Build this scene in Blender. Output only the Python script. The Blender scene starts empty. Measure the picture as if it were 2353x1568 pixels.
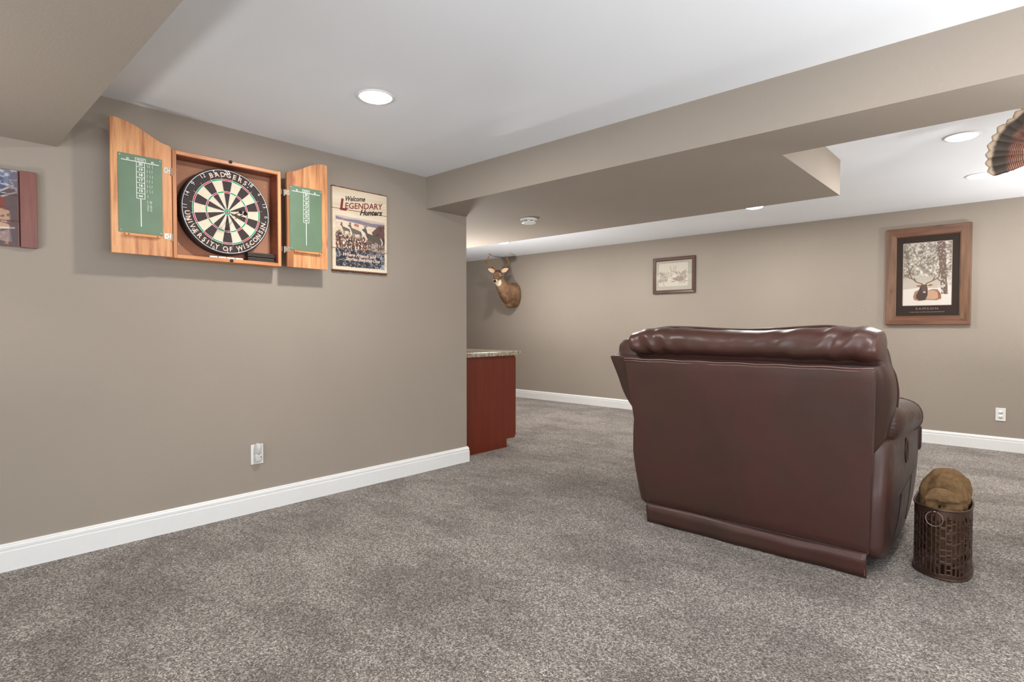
import bpy, bmesh, math, random
import numpy as np
from mathutils import Vector, Matrix, noise as mnoise
PI = math.pi
C = bpy.context.scene.collection
scn = bpy.context.scene

# ------------------------------------------------------------------ camera
cam_d = bpy.data.cameras.new('camera'); cam = bpy.data.objects.new('camera', cam_d); C.objects.link(cam)
cam_d.sensor_fit = 'HORIZONTAL'; cam_d.sensor_width = 36.0
cam_d.lens = 1291.6*36/2353; cam_d.clip_start = 0.05; cam_d.clip_end = 60
cam.location = (3.2, 0, 1.0371)
cam.rotation_euler = (math.radians(90-1.3276), 0, math.radians(42.585))
scn.camera = cam
scn.view_settings.view_transform = 'Standard'; scn.view_settings.look = 'None'
scn.view_settings.gamma = 1; scn.view_settings.use_curve_mapping = False
scn.view_settings.exposure = 0.18

# ------------------------------------------------------------------ world and daylight
LAMP_W = 10.0; LAMP_COL = (1.0, 0.975, 0.94); UP_W = 1.0
DAY_BACK = 98; DAY_RIGHT = 40; DAY_COL = (0.84, 0.92, 1.0)
world = bpy.data.worlds.new('world'); scn.world = world; world.use_nodes = True
world.node_tree.nodes['Background'].inputs[0].default_value = (0.75, 0.87, 1, 1)
world.node_tree.nodes['Background'].inputs[1].default_value = 1.0
def area(name, loc, rot, sx, sy, watts, col):
    d = bpy.data.lights.new(name, 'AREA'); d.shape = 'RECTANGLE'; d.size = sx; d.size_y = sy; d.energy = watts; d.color = col
    o = bpy.data.objects.new(name, d); o.location = loc; o.rotation_euler = rot; C.objects.link(o); return o
area('daylight_back', (3.3, -2.52, 1.1), (PI/2+.55, 0, 0), 3.0, 1.5, DAY_BACK, DAY_COL)
area('daylight_right', (5.32, 0.6, 1.15), (0, PI/2+.45, 0), 1.5, 1.9, DAY_RIGHT, DAY_COL)

# ------------------------------------------------------------------ helpers
def lin(c):
    c = c/255.0
    return c/12.92 if c <= 0.04045 else ((c+0.055)/1.055)**2.4
def rgb(r, g, b): return (lin(r), lin(g), lin(b), 1)

class N:
    def __init__(s, name):
        s.m = bpy.data.materials.new(name); s.m.use_nodes = True; s.t = s.m.node_tree
        s.b = s.t.nodes['Principled BSDF']
    def n(s, typ, **k):
        x = s.t.nodes.new(typ)
        for a, v in k.items():
            if a in x.inputs: x.inputs[a].default_value = v
            else: setattr(x, a, v)
        return x
    def l(s, a, b): s.t.links.new(a, b)
    def coord(s, scale=(1, 1, 1), kind='Object'):
        tc = s.n('ShaderNodeTexCoord'); mp = s.n('ShaderNodeMapping'); mp.inputs['Scale'].default_value = scale
        s.l(tc.outputs[kind], mp.inputs[0]); return mp.outputs[0]
    def noise(s, vec, scale, detail=4, rough=.55):
        x = s.n('ShaderNodeTexNoise'); x.inputs['Scale'].default_value = scale; x.inputs['Detail'].default_value = detail
        x.inputs['Roughness'].default_value = rough; s.l(vec, x.inputs['Vector']); return x.outputs[0]
    def ramp(s, fac, stops):
        r = s.n('ShaderNodeValToRGB'); e = r.color_ramp.elements
        while len(e) < len(stops): e.new(0.5)
        for i, (p, c) in enumerate(stops): e[i].position = p; e[i].color = c
        s.l(fac, r.inputs[0]); return r.outputs[0]
    def mix(s, fac, a, b, mode='MIX'):
        x = s.n('ShaderNodeMix', data_type='RGBA', blend_type=mode)
        for sock, v in ((x.inputs[0], fac), (x.inputs[6], a), (x.inputs[7], b)):
            if hasattr(v, 'links'): s.l(v, sock)
            else: sock.default_value = v
        return x.outputs[2]
    def math(s, op, a, b=0.0):
        x = s.n('ShaderNodeMath', operation=op)
        for sock, v in ((x.inputs[0], a), (x.inputs[1], b)):
            if hasattr(v, 'links'): s.l(v, sock)
            else: sock.default_value = v
        return x.outputs[0]
    def bump(s, h, strength, dist):
        x = s.n('ShaderNodeBump'); x.inputs['Strength'].default_value = strength; x.inputs['Distance'].default_value = dist
        s.l(h, x.inputs['Height']); s.l(x.outputs[0], s.b.inputs['Normal'])
    def col(s, c):
        if hasattr(c, 'links'): s.l(c, s.b.inputs['Base Color'])
        else: s.b.inputs['Base Color'].default_value = c
        return s
    def set(s, rough=.5, metal=0, spec=.5):
        s.b.inputs['Roughness'].default_value = rough; s.b.inputs['Metallic'].default_value = metal
        s.b.inputs['Specular IOR Level'].default_value = spec; return s

def simple(name, c, rough=.5, metal=0, var=.06, scale=30, spec=.5, bump=0):
    k = N(name); v = k.coord(); f = k.noise(v, scale)
    lo = tuple(x*(1-var) for x in c[:3])+(1,); hi = tuple(min(1, x*(1+var)) for x in c[:3])+(1,)
    k.col(k.ramp(f, [(.3, lo), (.7, hi)])).set(rough, metal, spec)
    if bump: k.bump(f, .4, bump)
    return k.m

def wood(name, base, dark, light, axis='z', scale=1.0, plank=None, rough=.4, knots=True):
    k = N(name)
    st = {'z': (14, 14, 1.2), 'y': (14, 1.2, 14), 'x': (1.2, 14, 14)}[axis]
    v = k.coord(tuple(a*scale for a in st))
    g = k.noise(v, 3.0, 6, .6)
    c = k.ramp(g, [(.25, dark), (.5, base), (.78, light)])
    if plank:
        tc = k.n('ShaderNodeTexCoord'); sp = k.n('ShaderNodeSeparateXYZ'); k.l(tc.outputs['Object'], sp.inputs[0])
        fl = k.math('FLOOR', k.math('DIVIDE', sp.outputs[plank[0]], plank[1]))
        wn = k.n('ShaderNodeTexWhiteNoise', noise_dimensions='1D'); k.l(fl, wn.inputs['W'])
        c = k.mix(1, c, k.ramp(wn.outputs[0], [(0, (.58, .44, .36, 1)), (.35, (.82, .70, .62, 1)), (.6, (1, .96, .92, 1)), (1, (1.12, 1.12, 1.08, 1))]), 'MULTIPLY')
    if knots:
        vo = k.n('ShaderNodeTexVoronoi'); vo.inputs['Scale'].default_value = 1.0
        k.l(k.coord({'z': (9, 9, 4), 'y': (9, 4, 9), 'x': (4, 9, 9)}[axis]), vo.inputs['Vector'])
        f = k.ramp(vo.outputs['Distance'], [(.05, (1, 1, 1, 1)), (.16, (0, 0, 0, 1))])
        c = k.mix(k.math('MULTIPLY', f, .75), c, dark)
    k.col(c).set(rough); k.bump(g, .15, .002)
    return k.m

M = {}
def wall_mat(name, c, bump=.0009):
    k = N(name); v = k.coord(); f = k.noise(v, 90, 3, .6); g = k.noise(v, 1.1, 2, .5)
    lo = tuple(x*.97 for x in c[:3])+(1,); hi = tuple(min(1, x*1.03) for x in c[:3])+(1,)
    k.col(k.ramp(g, [(.3, lo), (.7, hi)])).set(.75, 0, .25); k.bump(f, .55, bump); return k.m
M['wall'] = wall_mat('painted_wall', rgb(157, 146, 134))
M['ceiling'] = wall_mat('white_ceiling', rgb(235, 238, 242), .0007)
M['trim'] = simple('white_trim', rgb(235, 235, 233), .35, var=.01)
M['plastic'] = simple('white_plastic', rgb(232, 231, 226), .35, var=.015)
M['grey_plastic'] = simple('pale_grey_plastic', rgb(205, 203, 198), .3, var=.02)
M['dark'] = simple('dark_plastic', rgb(38, 32, 30), .45)
M['slot'] = simple('slot_shadow', rgb(70, 62, 56), .6)
M['chrome'] = simple('brushed_steel', rgb(190, 180, 168), .3, .9)
M['screw'] = simple('steel_screw', rgb(215, 212, 205), .3, .6)
M['wire'] = simple('white_wire', rgb(225, 228, 232), .35, .2)
def emit(name, c, s):
    k = N(name); k.b.inputs['Emission Color'].default_value = c; k.b.inputs['Emission Strength'].default_value = s; k.col(c); return k.m
M['lamp'] = emit('lamp_diffuser', (1, .96, .90, 1), 20)

# carpet
k = N('carpet'); v = k.coord()
vo = k.n('ShaderNodeTexVoronoi'); vo.inputs['Scale'].default_value = 230; k.l(v, vo.inputs['Vector'])
cell = k.n('ShaderNodeSeparateXYZ'); k.l(vo.outputs['Color'], cell.inputs[0])
vo2 = k.n('ShaderNodeTexVoronoi'); vo2.inputs['Scale'].default_value = 120; k.l(v, vo2.inputs['Vector'])
cell2 = k.n('ShaderNodeSeparateXYZ'); k.l(vo2.outputs['Color'], cell2.inputs[0])
fine = k.noise(v, 420, 2, .6)
sp = k.math('ADD', k.math('ADD', k.math('MULTIPLY', cell.outputs[0], .58), k.math('MULTIPLY', cell2.outputs[1], .12)), k.math('MULTIPLY', fine, .30))
big = k.noise(k.coord((1.0, 1.5, 1)), 1.7, 5, .62); med = k.noise(k.coord((2.2, 5, 1)), 2.4, 4, .6)
c = k.ramp(sp, [(.16, rgb(62, 54, 48)), (.42, rgb(134, 123, 115)), (.60, rgb(170, 159, 149)), (.84, rgb(240, 231, 221))])
patch = k.ramp(big, [(.38, (.70, .675, .66, 1)), (.48, (.88, .865, .855, 1)), (.53, (1.0, 1.0, 1.0, 1)), (.66, (1.13, 1.13, 1.13, 1))])
patch2 = k.ramp(med, [(.42, (.91, .905, .90, 1)), (.56, (1.03, 1.03, 1.03, 1))])
c = k.mix(1, c, patch, 'MULTIPLY'); c = k.mix(1, c, patch2, 'MULTIPLY')
k.col(c).set(.95, 0, .1); k.bump(k.math('ADD', sp, k.math('MULTIPLY', fine, .5)), .9, .012)
k.b.inputs['Sheen Weight'].default_value = .25
M['carpet'] = k.m

# leather
def leather(name, tint=1.0, r0=.36, r1=.48):
    k = N(name); v = k.coord(); a = k.noise(v, 2.4, 3, .5); g = k.noise(v, 240, 3, .6); w = k.noise(v, 14, 4, .6)
    def t(r, g_, b): return tuple(x*tint for x in rgb(r, g_, b)[:3])+(1,)
    k.col(k.ramp(a, [(.32, t(64, 44, 37)), (.50, t(72, 46, 39)), (.62, t(76, 45, 40)), (.75, t(68, 48, 42))]))
    k.set(.40, 0, .55); k.bump(k.math('ADD', k.math('MULTIPLY', g, .25), w), .25, .0035)
    k.l(k.ramp(w, [(.3, (r0, r0, r0, 1)), (.7, (r1, r1, r1, 1))]), k.b.inputs['Roughness'])
    return k.m
M['leather'] = leather('brown_leather'); M['leather_gloss'] = leather('polished_brown_leather', 1.15, .32, .42); M['piping'] = simple('highlit_leather_edge', rgb(122, 92, 84), .3); M['seam'] = simple('dark_seam', rgb(40, 24, 20), .6)  # piping: lighter leather tint, the edge's specular highlight painted into its colour
M['stitch'] = simple('pale_stitching', rgb(165, 140, 128), .5)
M['pine'] = wood('pine_boards', rgb(204, 146, 100), rgb(150, 88, 56), rgb(222, 172, 126), 'z', plank=(1, .068))
M['pine_x'] = wood('pine_rail', rgb(204, 138, 88), rgb(160, 92, 54), rgb(222, 160, 108), 'y', knots=False)
M['box_in'] = wood('cabinet_interior', rgb(128, 62, 40), rgb(96, 42, 26), rgb(146, 78, 52), 'y', knots=False)
M['backing'] = simple('brown_backing_board', rgb(166, 116, 88), .7, var=.05, scale=8)
M['green'] = simple('green_scoreboard', rgb(98, 121, 96), .45, var=.09, scale=7)
M['chalk'] = simple('chalk_white', rgb(236, 238, 230), .8)
M['faint_chalk'] = simple('faint_chalk', rgb(186, 200, 184), .8, var=.12, scale=90)
M['cherry'] = wood('cherry_panel', rgb(104, 34, 12), rgb(96, 28, 8), rgb(112, 42, 16), 'z', .5, knots=False, rough=.35)
M['cherry_dark'] = wood('cherry_edge', rgb(72, 20, 10), rgb(60, 16, 8), rgb(84, 26, 12), 'z', .5, knots=False, rough=.4)
M['frame_dark'] = wood('walnut_frame', rgb(78, 48, 34), rgb(46, 28, 20), rgb(96, 60, 42), 'x', knots=False)
M['frame_h'] = wood('rustic_frame_rail', rgb(104, 66, 44), rgb(72, 42, 28), rgb(126, 86, 60), 'x', .8)
M['frame_v'] = wood('rustic_frame_stile', rgb(110, 78, 55), rgb(78, 52, 36), rgb(138, 102, 76), 'z', .8)
M['mat_black'] = simple('black_mat_board', rgb(50, 40, 34), .7, spec=.2)
M['mat_grey'] = simple('grey_mat_board', rgb(178, 172, 158), .6, var=.03)
M['cream'] = wood('pale_plank', rgb(222, 205, 180), rgb(206, 184, 156), rgb(232, 218, 196), 'y', .7, knots=False, rough=.6)
M['bark'] = simple('bark_edge', rgb(104, 66, 42), .9, var=.45, scale=60, bump=.01)
M['edge_wood'] = simple('raw_wood_edge', rgb(172, 132, 92), .8, var=.15)
M['red_wood'] = wood('red_stained_board', rgb(120, 74, 66), rgb(92, 52, 46), rgb(138, 88, 78), 'z', .5)
M['ink'] = simple('black_ink', rgb(48, 30, 28), .6)
M['ink_red'] = simple('dark_red_ink', rgb(122, 40, 42), .6)
M['pink_letter'] = simple('pale_lettering', rgb(216, 188, 170), .6)
M['sisal_black'] = simple('black_sisal', rgb(50, 38, 34), .75, var=.12, scale=120)
M['sisal_cream'] = simple('cream_sisal', rgb(216, 198, 174), .8, var=.06, scale=120)
M['sisal_red'] = simple('red_sisal', rgb(180, 42, 46), .75); M['sisal_green'] = simple('green_sisal', rgb(22, 146, 84), .75)
M['brass'] = simple('worn_brass', rgb(150, 112, 70), .35, .8)
M['fleece'] = simple('brown_fleece', rgb(120, 94, 66), 1.0, var=.2, scale=60, spec=.1, bump=.006)
M['antler'] = simple('antler', rgb(140, 100, 66), .55, var=.25, scale=25)
M['rust'] = simple('bronze_sheet_metal', rgb(88, 66, 56), .4, .65, var=.22, scale=16)
# granite
k = N('granite'); v = k.coord(); a = k.noise(v, 60, 5, .7); b = k.noise(v, 22, 3, .6)
c = k.ramp(a, [(.34, rgb(58, 46, 40)), (.44, rgb(128, 108, 84)), (.55, rgb(186, 172, 146)), (.7, rgb(206, 198, 180))])
c = k.mix(.35, c, k.ramp(b, [(.35, rgb(96, 76, 58)), (.65, rgb(214, 204, 184))])); k.col(c).set(.15); M['granite'] = k.m
M['ring'] = simple('dull_ring_metal', rgb(140, 124, 114), .35, .8)
# thin glass for windows
k = N('window_glass'); tr = k.n('ShaderNodeBsdfTransparent'); gl = k.n('ShaderNodeBsdfGlossy'); gl.inputs['Roughness'].default_value = .02
mx = k.n('ShaderNodeMixShader'); mx.inputs[0].default_value = .08; k.l(tr.outputs[0], mx.inputs[1]); k.l(gl.outputs[0], mx.inputs[2])
k.l(mx.outputs[0], k.t.nodes['Material Output'].inputs['Surface']); M['glass'] = k.m
def painted(name, rough=.45):
    k = N(name); a = k.n('ShaderNodeVertexColor'); a.layer_name = 'paint'; k.col(a.outputs[0]).set(rough); return k.m
M['paint'] = painted('printed_picture'); M['paint_matte'] = painted('painted_surface', .75)

# ---------------- objects
def wpos(o):
    p = Vector((0, 0, 0))
    while o is not None: p = p+o.location; o = o.parent
    return p
def link_mesh(name, bm, m, parent=None, smooth=False, mods=None):
    """bm holds world coordinates; a child's mesh is shifted so that it sits right under its parent"""
    if parent is not None: bmesh.ops.translate(bm, verts=bm.verts, vec=-wpos(parent))
    me = bpy.data.meshes.new(name); bm.normal_update(); bm.to_mesh(me); bm.free()
    for p in me.polygons: p.use_smooth = smooth
    ms = m if isinstance(m, (list, tuple)) else [m]
    for x in ms: me.materials.append(M[x] if isinstance(x, str) else x)
    o = bpy.data.objects.new(name, me); C.objects.link(o); o.parent = parent
    if mods:
        for t, kw in mods:
            md = o.modifiers.new(t.lower(), t)
            for a, v in kw.items(): setattr(md, a, v)
    return o
def tag(o, label, cat, group=None):
    o['label'] = label; o['category'] = cat
    if group: o['group'] = group
    return o
def thing(name, label, cat, loc, group=None):
    o = bpy.data.objects.new(name, None); o.empty_display_size = .1; C.objects.link(o); o.location = loc
    return tag(o, label, cat, group)
def struct(name, bm, m, parent=None, **k):
    o = link_mesh(name, bm, m, parent, **k)
    if parent is None: o['kind'] = 'structure'
    return o
def dup(root, delta, label=None):
    r = root.copy(); C.objects.link(r); r.location = root.location+Vector(delta)
    if label: r['label'] = label
    for ch in root.children:
        c = ch.copy(); C.objects.link(c); c.parent = r
        for g in ch.children:
            d = g.copy(); C.objects.link(d); d.parent = c
    return r
def BM(): return bmesh.new()
def box(bm, a, b, bev=0, seg=2, mi=0):
    r = bmesh.ops.create_cube(bm, size=1); vs = r['verts']
    for v in vs: v.co = Vector([a[i]+(v.co[i]+.5)*(b[i]-a[i]) for i in range(3)])
    fs = set(f for v in vs for f in v.link_faces)
    for f in fs: f.material_index = mi
    if bev:
        es = set(e for v in vs for e in v.link_edges)
        bmesh.ops.bevel(bm, geom=list(es)+list(vs), offset=bev, segments=seg, affect='EDGES', profile=.5)
    return bm
def loft(bm, rings, cap=True, closed=True, mi=0):
    rs = [[bm.verts.new(p) for p in r] for r in rings]; n = len(rs[0])
    for a, b in zip(rs, rs[1:]):
        for i in range(n if closed else n-1):
            f = bm.faces.new((a[i], a[(i+1) % n], b[(i+1) % n], b[i])); f.material_index = mi
    if cap and closed:
        for r, rev in ((rs[0], True), (rs[-1], False)):
            f = bm.faces.new(list(reversed(r)) if rev else r); f.material_index = mi
    return rs
def frame_axes(d, up=Vector((0, 0, 1))):
    d = d.normalized()
    if abs(d.dot(up)) > .95: up = Vector((1, 0, 0))
    x = d.cross(up).normalized(); y = x.cross(d).normalized(); return x, y
def tube(bm, pts, rad, n=8, cap=True, closed=False, mi=0):
    pts = [Vector(p) for p in pts]; rads = rad if isinstance(rad, (list, tuple)) else [rad]*len(pts)
    rings = []; prev = None; L = len(pts)
    for i, p in enumerate(pts):
        d = (pts[(i+1) % L]-pts[i-1]) if closed else (pts[min(i+1, L-1)]-pts[max(i-1, 0)])
        if prev is None: x, y = frame_axes(d)
        else:
            dn = d.normalized(); x = (prev-dn*prev.dot(dn)).normalized(); y = x.cross(dn)
        prev = x
        rings.append([p+(x*math.cos(2*PI*j/n)+y*math.sin(2*PI*j/n))*rads[i] for j in range(n)])
    if closed:
        rings.append(rings[0]); loft(bm, rings, cap=False, mi=mi); bmesh.ops.remove_doubles(bm, verts=bm.verts, dist=1e-6)
    else: loft(bm, rings, cap=cap, mi=mi)
    return bm
def lathe(bm, prof, center, axis='z', n=32, mi=0):
    """prof: list of (radius, height) along axis"""
    c = Vector(center); ax = {'x': (Vector((0, 1, 0)), Vector((0, 0, 1)), Vector((1, 0, 0))), 'z': (Vector((1, 0, 0)), Vector((0, 1, 0)), Vector((0, 0, 1))),
                              'y': (Vector((0, 0, 1)), Vector((1, 0, 0)), Vector((0, 1, 0)))}[axis]
    rings = [[c+ax[0]*r*math.cos(2*PI*j/n)+ax[1]*r*math.sin(2*PI*j/n)+ax[2]*h for j in range(n)] for r, h in prof]
    loft(bm, rings, mi=mi); return bm
def prism(bm, poly, axis, a, b, mi=0):
    """poly: 2D points in the plane across axis"""
    def P(u, v, w): return {'x': (w, u, v), 'y': (u, w, v), 'z': (u, v, w)}[axis]
    loft(bm, [[P(u, v, a) for u, v in poly], [P(u, v, b) for u, v in poly]], mi=mi)
    bmesh.ops.recalc_face_normals(bm, faces=bm.faces); return bm
def smoothpath(pts, k=6):
    pts = [Vector(p) for p in pts]; out = []
    for i in range(len(pts)-1):
        p0 = pts[max(i-1, 0)]; p1 = pts[i]; p2 = pts[i+1]; p3 = pts[min(i+2, len(pts)-1)]
        for j in range(k):
            t = j/k
            out.append(.5*((2*p1)+(p2-p0)*t+(2*p0-5*p1+4*p2-p3)*t*t+(3*p1-p0-3*p2+p3)*t**3))
    out.append(pts[-1]); return out

# text: returns flat list of triangulated 2D faces from a font curve
def text_mesh(s, size, shear=0, align='CENTER', spacing=1.0, offset=0):
    cu = bpy.data.curves.new('t', 'FONT'); cu.body = s; cu.size = size; cu.shear = shear; cu.align_x = align; cu.align_y = 'CENTER'
    cu.space_character = spacing; cu.offset = offset; cu.resolution_u = 3
    o = bpy.data.objects.new('t', cu); C.objects.link(o)
    dg = bpy.context.evaluated_depsgraph_get(); dg.update(); oe = o.evaluated_get(dg); me = oe.to_mesh()
    V = [tuple(v.co[:2]) for v in me.vertices]; F = [tuple(p.vertices) for p in me.polygons]
    oe.to_mesh_clear(); bpy.data.objects.remove(o); bpy.data.curves.remove(cu); return V, F
def put_text(bm, s, size, fn, thick=0, mi=0, **k):
    """fn maps 2D -> world point"""
    V, F = text_mesh(s, size, **k)
    vs = [bm.verts.new(fn(x, y)) for x, y in V]
    for f in F:
        try: g = bm.faces.new([vs[i] for i in f]); g.material_index = mi
        except ValueError: pass
    return bm
def strip(bm, pts, w, fn, mi=0):
    for (x0, y0), (x1, y1) in zip(pts, pts[1:]):
        d = Vector((x1-x0, y1-y0)); L = d.length
        if L < 1e-7: continue
        nn = Vector((-d.y, d.x))/L*w/2
        f = bm.faces.new([bm.verts.new(fn(*q)) for q in ((x0+nn.x, y0+nn.y), (x0-nn.x, y0-nn.y), (x1-nn.x, y1-nn.y), (x1+nn.x, y1+nn.y))]); f.material_index = mi

# painted pictures: colour per vertex on a fine grid
class Art:
    def __init__(s, w, h, c, seed=1):
        s.w, s.h = w, h; s.a = np.zeros((h, w, 3)); s.a[:] = c; s.X, s.Y = np.meshgrid((np.arange(w)+.5)/w, (np.arange(h)+.5)/h)
        s.r = np.random.RandomState(seed)
    def blend(s, m, c): m = m[..., None]; s.a = s.a*(1-m)+np.array(c, float)*m
    def poly(s, pts, c, al=1.0):
        m = np.zeros((s.h, s.w)); n = len(pts)
        for ox in (-.25, .25):
            for oy in (-.25, .25):
                X = s.X+ox/s.w; Y = s.Y+oy/s.h; ins = np.zeros((s.h, s.w), bool)
                for i in range(n):
                    x0, y0 = pts[i]; x1, y1 = pts[(i+1) % n]
                    if y0 == y1: continue
                    ins ^= ((y0 > Y) != (y1 > Y)) & (X < (x1-x0)*(Y-y0)/(y1-y0)+x0)
                m += ins*.25
        s.blend(m*al, c)
    def line(s, pts, wd, c, al=1.0):
        asp = s.h/s.w
        m = np.zeros((s.h, s.w))
        for (x0, y0), (x1, y1) in zip(pts, pts[1:]):
            dx, dy = x1-x0, (y1-y0)*asp; L2 = dx*dx+dy*dy+1e-12
            t = np.clip(((s.X-x0)*dx+(s.Y-y0)*asp*dy)/L2, 0, 1)
            d = np.hypot(s.X-x0-t*dx, (s.Y-y0)*asp-t*dy)
            m = np.maximum(m, np.clip((wd/2-d)*s.w+.5, 0, 1))
        s.blend(m*al, c)
    def ell(s, x, y, rx, ry, c, al=1.0):
        d = np.hypot((s.X-x)/rx, (s.Y-y)/ry); s.blend(np.clip((1-d)*min(rx*s.w, ry*s.h)+.5, 0, 1)*al, c)
    def noise(s, sx, sy, seed=0, octv=3):
        out = np.zeros((s.h, s.w)); amp = 1; tot = 0; r = np.random.RandomState(seed+11)
        for o in range(octv):
            gx, gy = int(sx*2**o)+2, int(sy*2**o)+2; g = r.rand(gy+1, gx+1)
            fx = s.X*(gx-1); fy = s.Y*(gy-1); ix = fx.astype(int); iy = fy.astype(int); tx = fx-ix; ty = fy-iy
            tx = tx*tx*(3-2*tx); ty = ty*ty*(3-2*ty)
            out += amp*((g[iy, ix]*(1-tx)+g[iy, ix+1]*tx)*(1-ty)+(g[iy+1, ix]*(1-tx)+g[iy+1, ix+1]*tx)*ty); tot += amp; amp *= .6
        return out/tot
    def build(s, name, P, parent, mat='paint', mask=None, label=None):
        """P(u, v): u right 0..1, v down 0..1 -> world"""
        off = wpos(parent); me = bpy.data.meshes.new(name); W, H = s.w, s.h
        vs = [tuple(Vector(P((i+.5)/W if 0 < i < W-1 else (0 if i == 0 else 1), (j+.5)/H if 0 < j < H-1 else (0 if j == 0 else 1)))-off) for j in range(H) for i in range(W)]
        fs = [(j*W+i, (j+1)*W+i, (j+1)*W+i+1, j*W+i+1) for j in range(H-1) for i in range(W-1) if mask is None or mask[j, i]]
        me.from_pydata(vs, [], fs); at = me.color_attributes.new('paint', 'FLOAT_COLOR', 'POINT')
        lc = np.clip(s.a, 0, 255)/255.0; lc = np.where(lc <= .04045, lc/12.92, ((lc+.055)/1.055)**2.4)
        buf = np.ones((H*W, 4)); buf[:, :3] = lc.reshape(-1, 3); at.data.foreach_set('color', buf.ravel())
        me.materials.append(M[mat]); o = bpy.data.objects.new(name, me); C.objects.link(o); o.parent = parent
        if label: o['label'] = label
        return o

# ================================================================== room
H, HB, HS = 2.1191, 1.8917, 1.8437
Y0, Y1, Y2, Y3, Y5 = .4843, 2.5713, 2.962, 4.1109, 6.2732
XL, XR, YB, XS = -4.2, 5.2, -2.4, 2.2907
struct('floor', box(BM(), (XL-.1, YB-.1, -.1), (XR+.1, Y5+.1, 0)), 'carpet')
struct('ceiling', box(BM(), (XL-.1, YB-.1, H), (XR+.1, Y5+.1, H+.1)), 'ceiling')
struct('wall_left', box(BM(), (-.12, YB, 0), (0, Y2, H)), 'wall')
struct('wall_bar', box(BM(), (XL, Y2-.12, 0), (-.12, Y2, H)), 'wall')
struct('wall_far', box(BM(), (XL-.1, Y5, 0), (XR+.1, Y5+.1, H)), 'wall')
struct('wall_side', box(BM(), (XL-.1, Y2-.12, 0), (XL, Y5, H)), 'wall')
bm = BM()                                               # back wall with a wide window opening
wx0, wx1, wz0, wz1 = 1.8, 4.8, .25, 1.95
box(bm, (-.12, YB-.1, 0), (wx0, YB, H)); box(bm, (wx1, YB-.1, 0), (XR+.1, YB, H)); box(bm, (wx0, YB-.1, 0), (wx1, YB, wz0)); box(bm, (wx0, YB-.1, wz1), (wx1, YB, H))
struct('wall_back', bm, 'wall')
bm = BM(); ry0, ry1, rz0, rz1 = -.35, 1.55, .4, 1.9
box(bm, (XR, YB, 0), (XR+.1, ry0, H)); box(bm, (XR, ry1, 0), (XR+.1, Y5, H)); box(bm, (XR, ry0, 0), (XR+.1, ry1, rz0)); box(bm, (XR, ry0, rz1), (XR+.1, ry1, H))
struct('wall_right', bm, 'wall')
def window(n, P, u0, u1, z0, z1, div):
    bm = BM()
    for a, b in (((u0, z0), (u1, z0+.05)), ((u0, z1-.05), (u1, z1)), ((u0, z0), (u0+.05, z1)), ((u1-.05, z0), (u1, z1))):
        box(bm, *P(a, b, .0, .07))
    for i in range(1, div):
        u = u0+(u1-u0)*i/div; box(bm, *P((u-.02, z0), (u+.02, z1), .01, .06))
    w = struct('window_%d' % n, bm, 'trim')
    g = BM(); box(g, *P((u0+.05, z0+.05), (u1-.05, z1-.05), .03, .034)); link_mesh('window_pane', g, 'glass', w)
window(1, lambda a, b, d0, d1: ((a[0], YB-.08+d0, a[1]), (b[0], YB-.08+d1, b[1])), wx0, wx1, wz0, wz1, 3)
window(2, lambda a, b, d0, d1: ((XR+.01+d0, a[0], a[1]), (XR+.01+d1, b[0], b[1])), ry0, ry1, rz0, rz1, 2)
# soffits
struct('trim_1', box(BM(), (0, -1.2, HS), (XR, Y0, H)), 'wall')
struct('trim_2', prism(BM(), [(0, Y1), (XR, Y1), (XR, Y2), (XS, Y2), (XS, Y3), (XL, Y3), (XL, Y2), (0, Y2)], 'z', HB, H), 'wall')
# column that carries the turkey fan, just outside the frame
struct('wall_column', box(BM(), (3.235, 3.53, 0), (3.62, 3.85, H)), 'wall')
# baseboards: profile (out, z)
PROF = [(0, 0), (.016, 0), (.016, .084), (.0125, .0855), (.0125, .092), (.014, .094), (.0135, .104), (.0095, .109), (.0095, .113), (.006, .117), (0, .117)]
def baseboard(name, path, nrm):
    bm = BM(); rings = []
    for p, nn in zip(path, nrm): rings.append([(p[0]+nn[0]*o, p[1]+nn[1]*o, z) for o, z in PROF])
    loft(bm, rings); bmesh.ops.recalc_face_normals(bm, faces=bm.faces); return struct(name, bm, 'trim')
baseboard('baseboard_left', [(0, YB), (0, Y2), (-.02, Y2)], [(1, 0), (1, 1), (0, 1)])
baseboard('baseboard_far', [(XL, Y5), (XR, Y5)], [(0, -1), (0, -1)])
baseboard('baseboard_right', [(XR, Y5), (XR, YB)], [(-1, 0), (-1, 0)])

# ================================================================== recessed lights
LAMPS = [(.935, 1.522, 'round recessed ceiling light nearest the dart board, alone on the near ceiling'),
         (2.905, 4.069, 'larger of the two recessed ceiling lights beside the turkey tail fan'),
         (2.929, 5.194, 'smaller farther recessed ceiling light just below and left of the turkey tail fan'),
         (1.381, 5.172, 'recessed ceiling light peeking out past the right part of the wide beige soffit'),
         (-1.70, 5.165, 'recessed ceiling light peeking past the soffit edge above the deer head'),
         (-.17, 5.06, 'recessed ceiling light hidden above the soffit edge, midway along the far row'),
         (2.93, 1.52, 'recessed ceiling light above and right of the camera'),
         (.935, -1.75, 'recessed ceiling light behind the camera near the dart wall'),
         (2.93, -1.75, 'recessed ceiling light behind the camera near the back window')]
def lamp_geo():
    a = BM(); lathe(a, [(.070, -.004), (.083, -.006), (.086, -.003), (.086, 0), (.070, 0)], (0, 0, 0), n=40)
    b = BM(); lathe(b, [(.071, -.003), (.066, -.010), (.048, -.015), (.022, -.0175), (.002, -.018)], (0, 0, 0), n=40)
    return a, b
root0 = None
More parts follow.
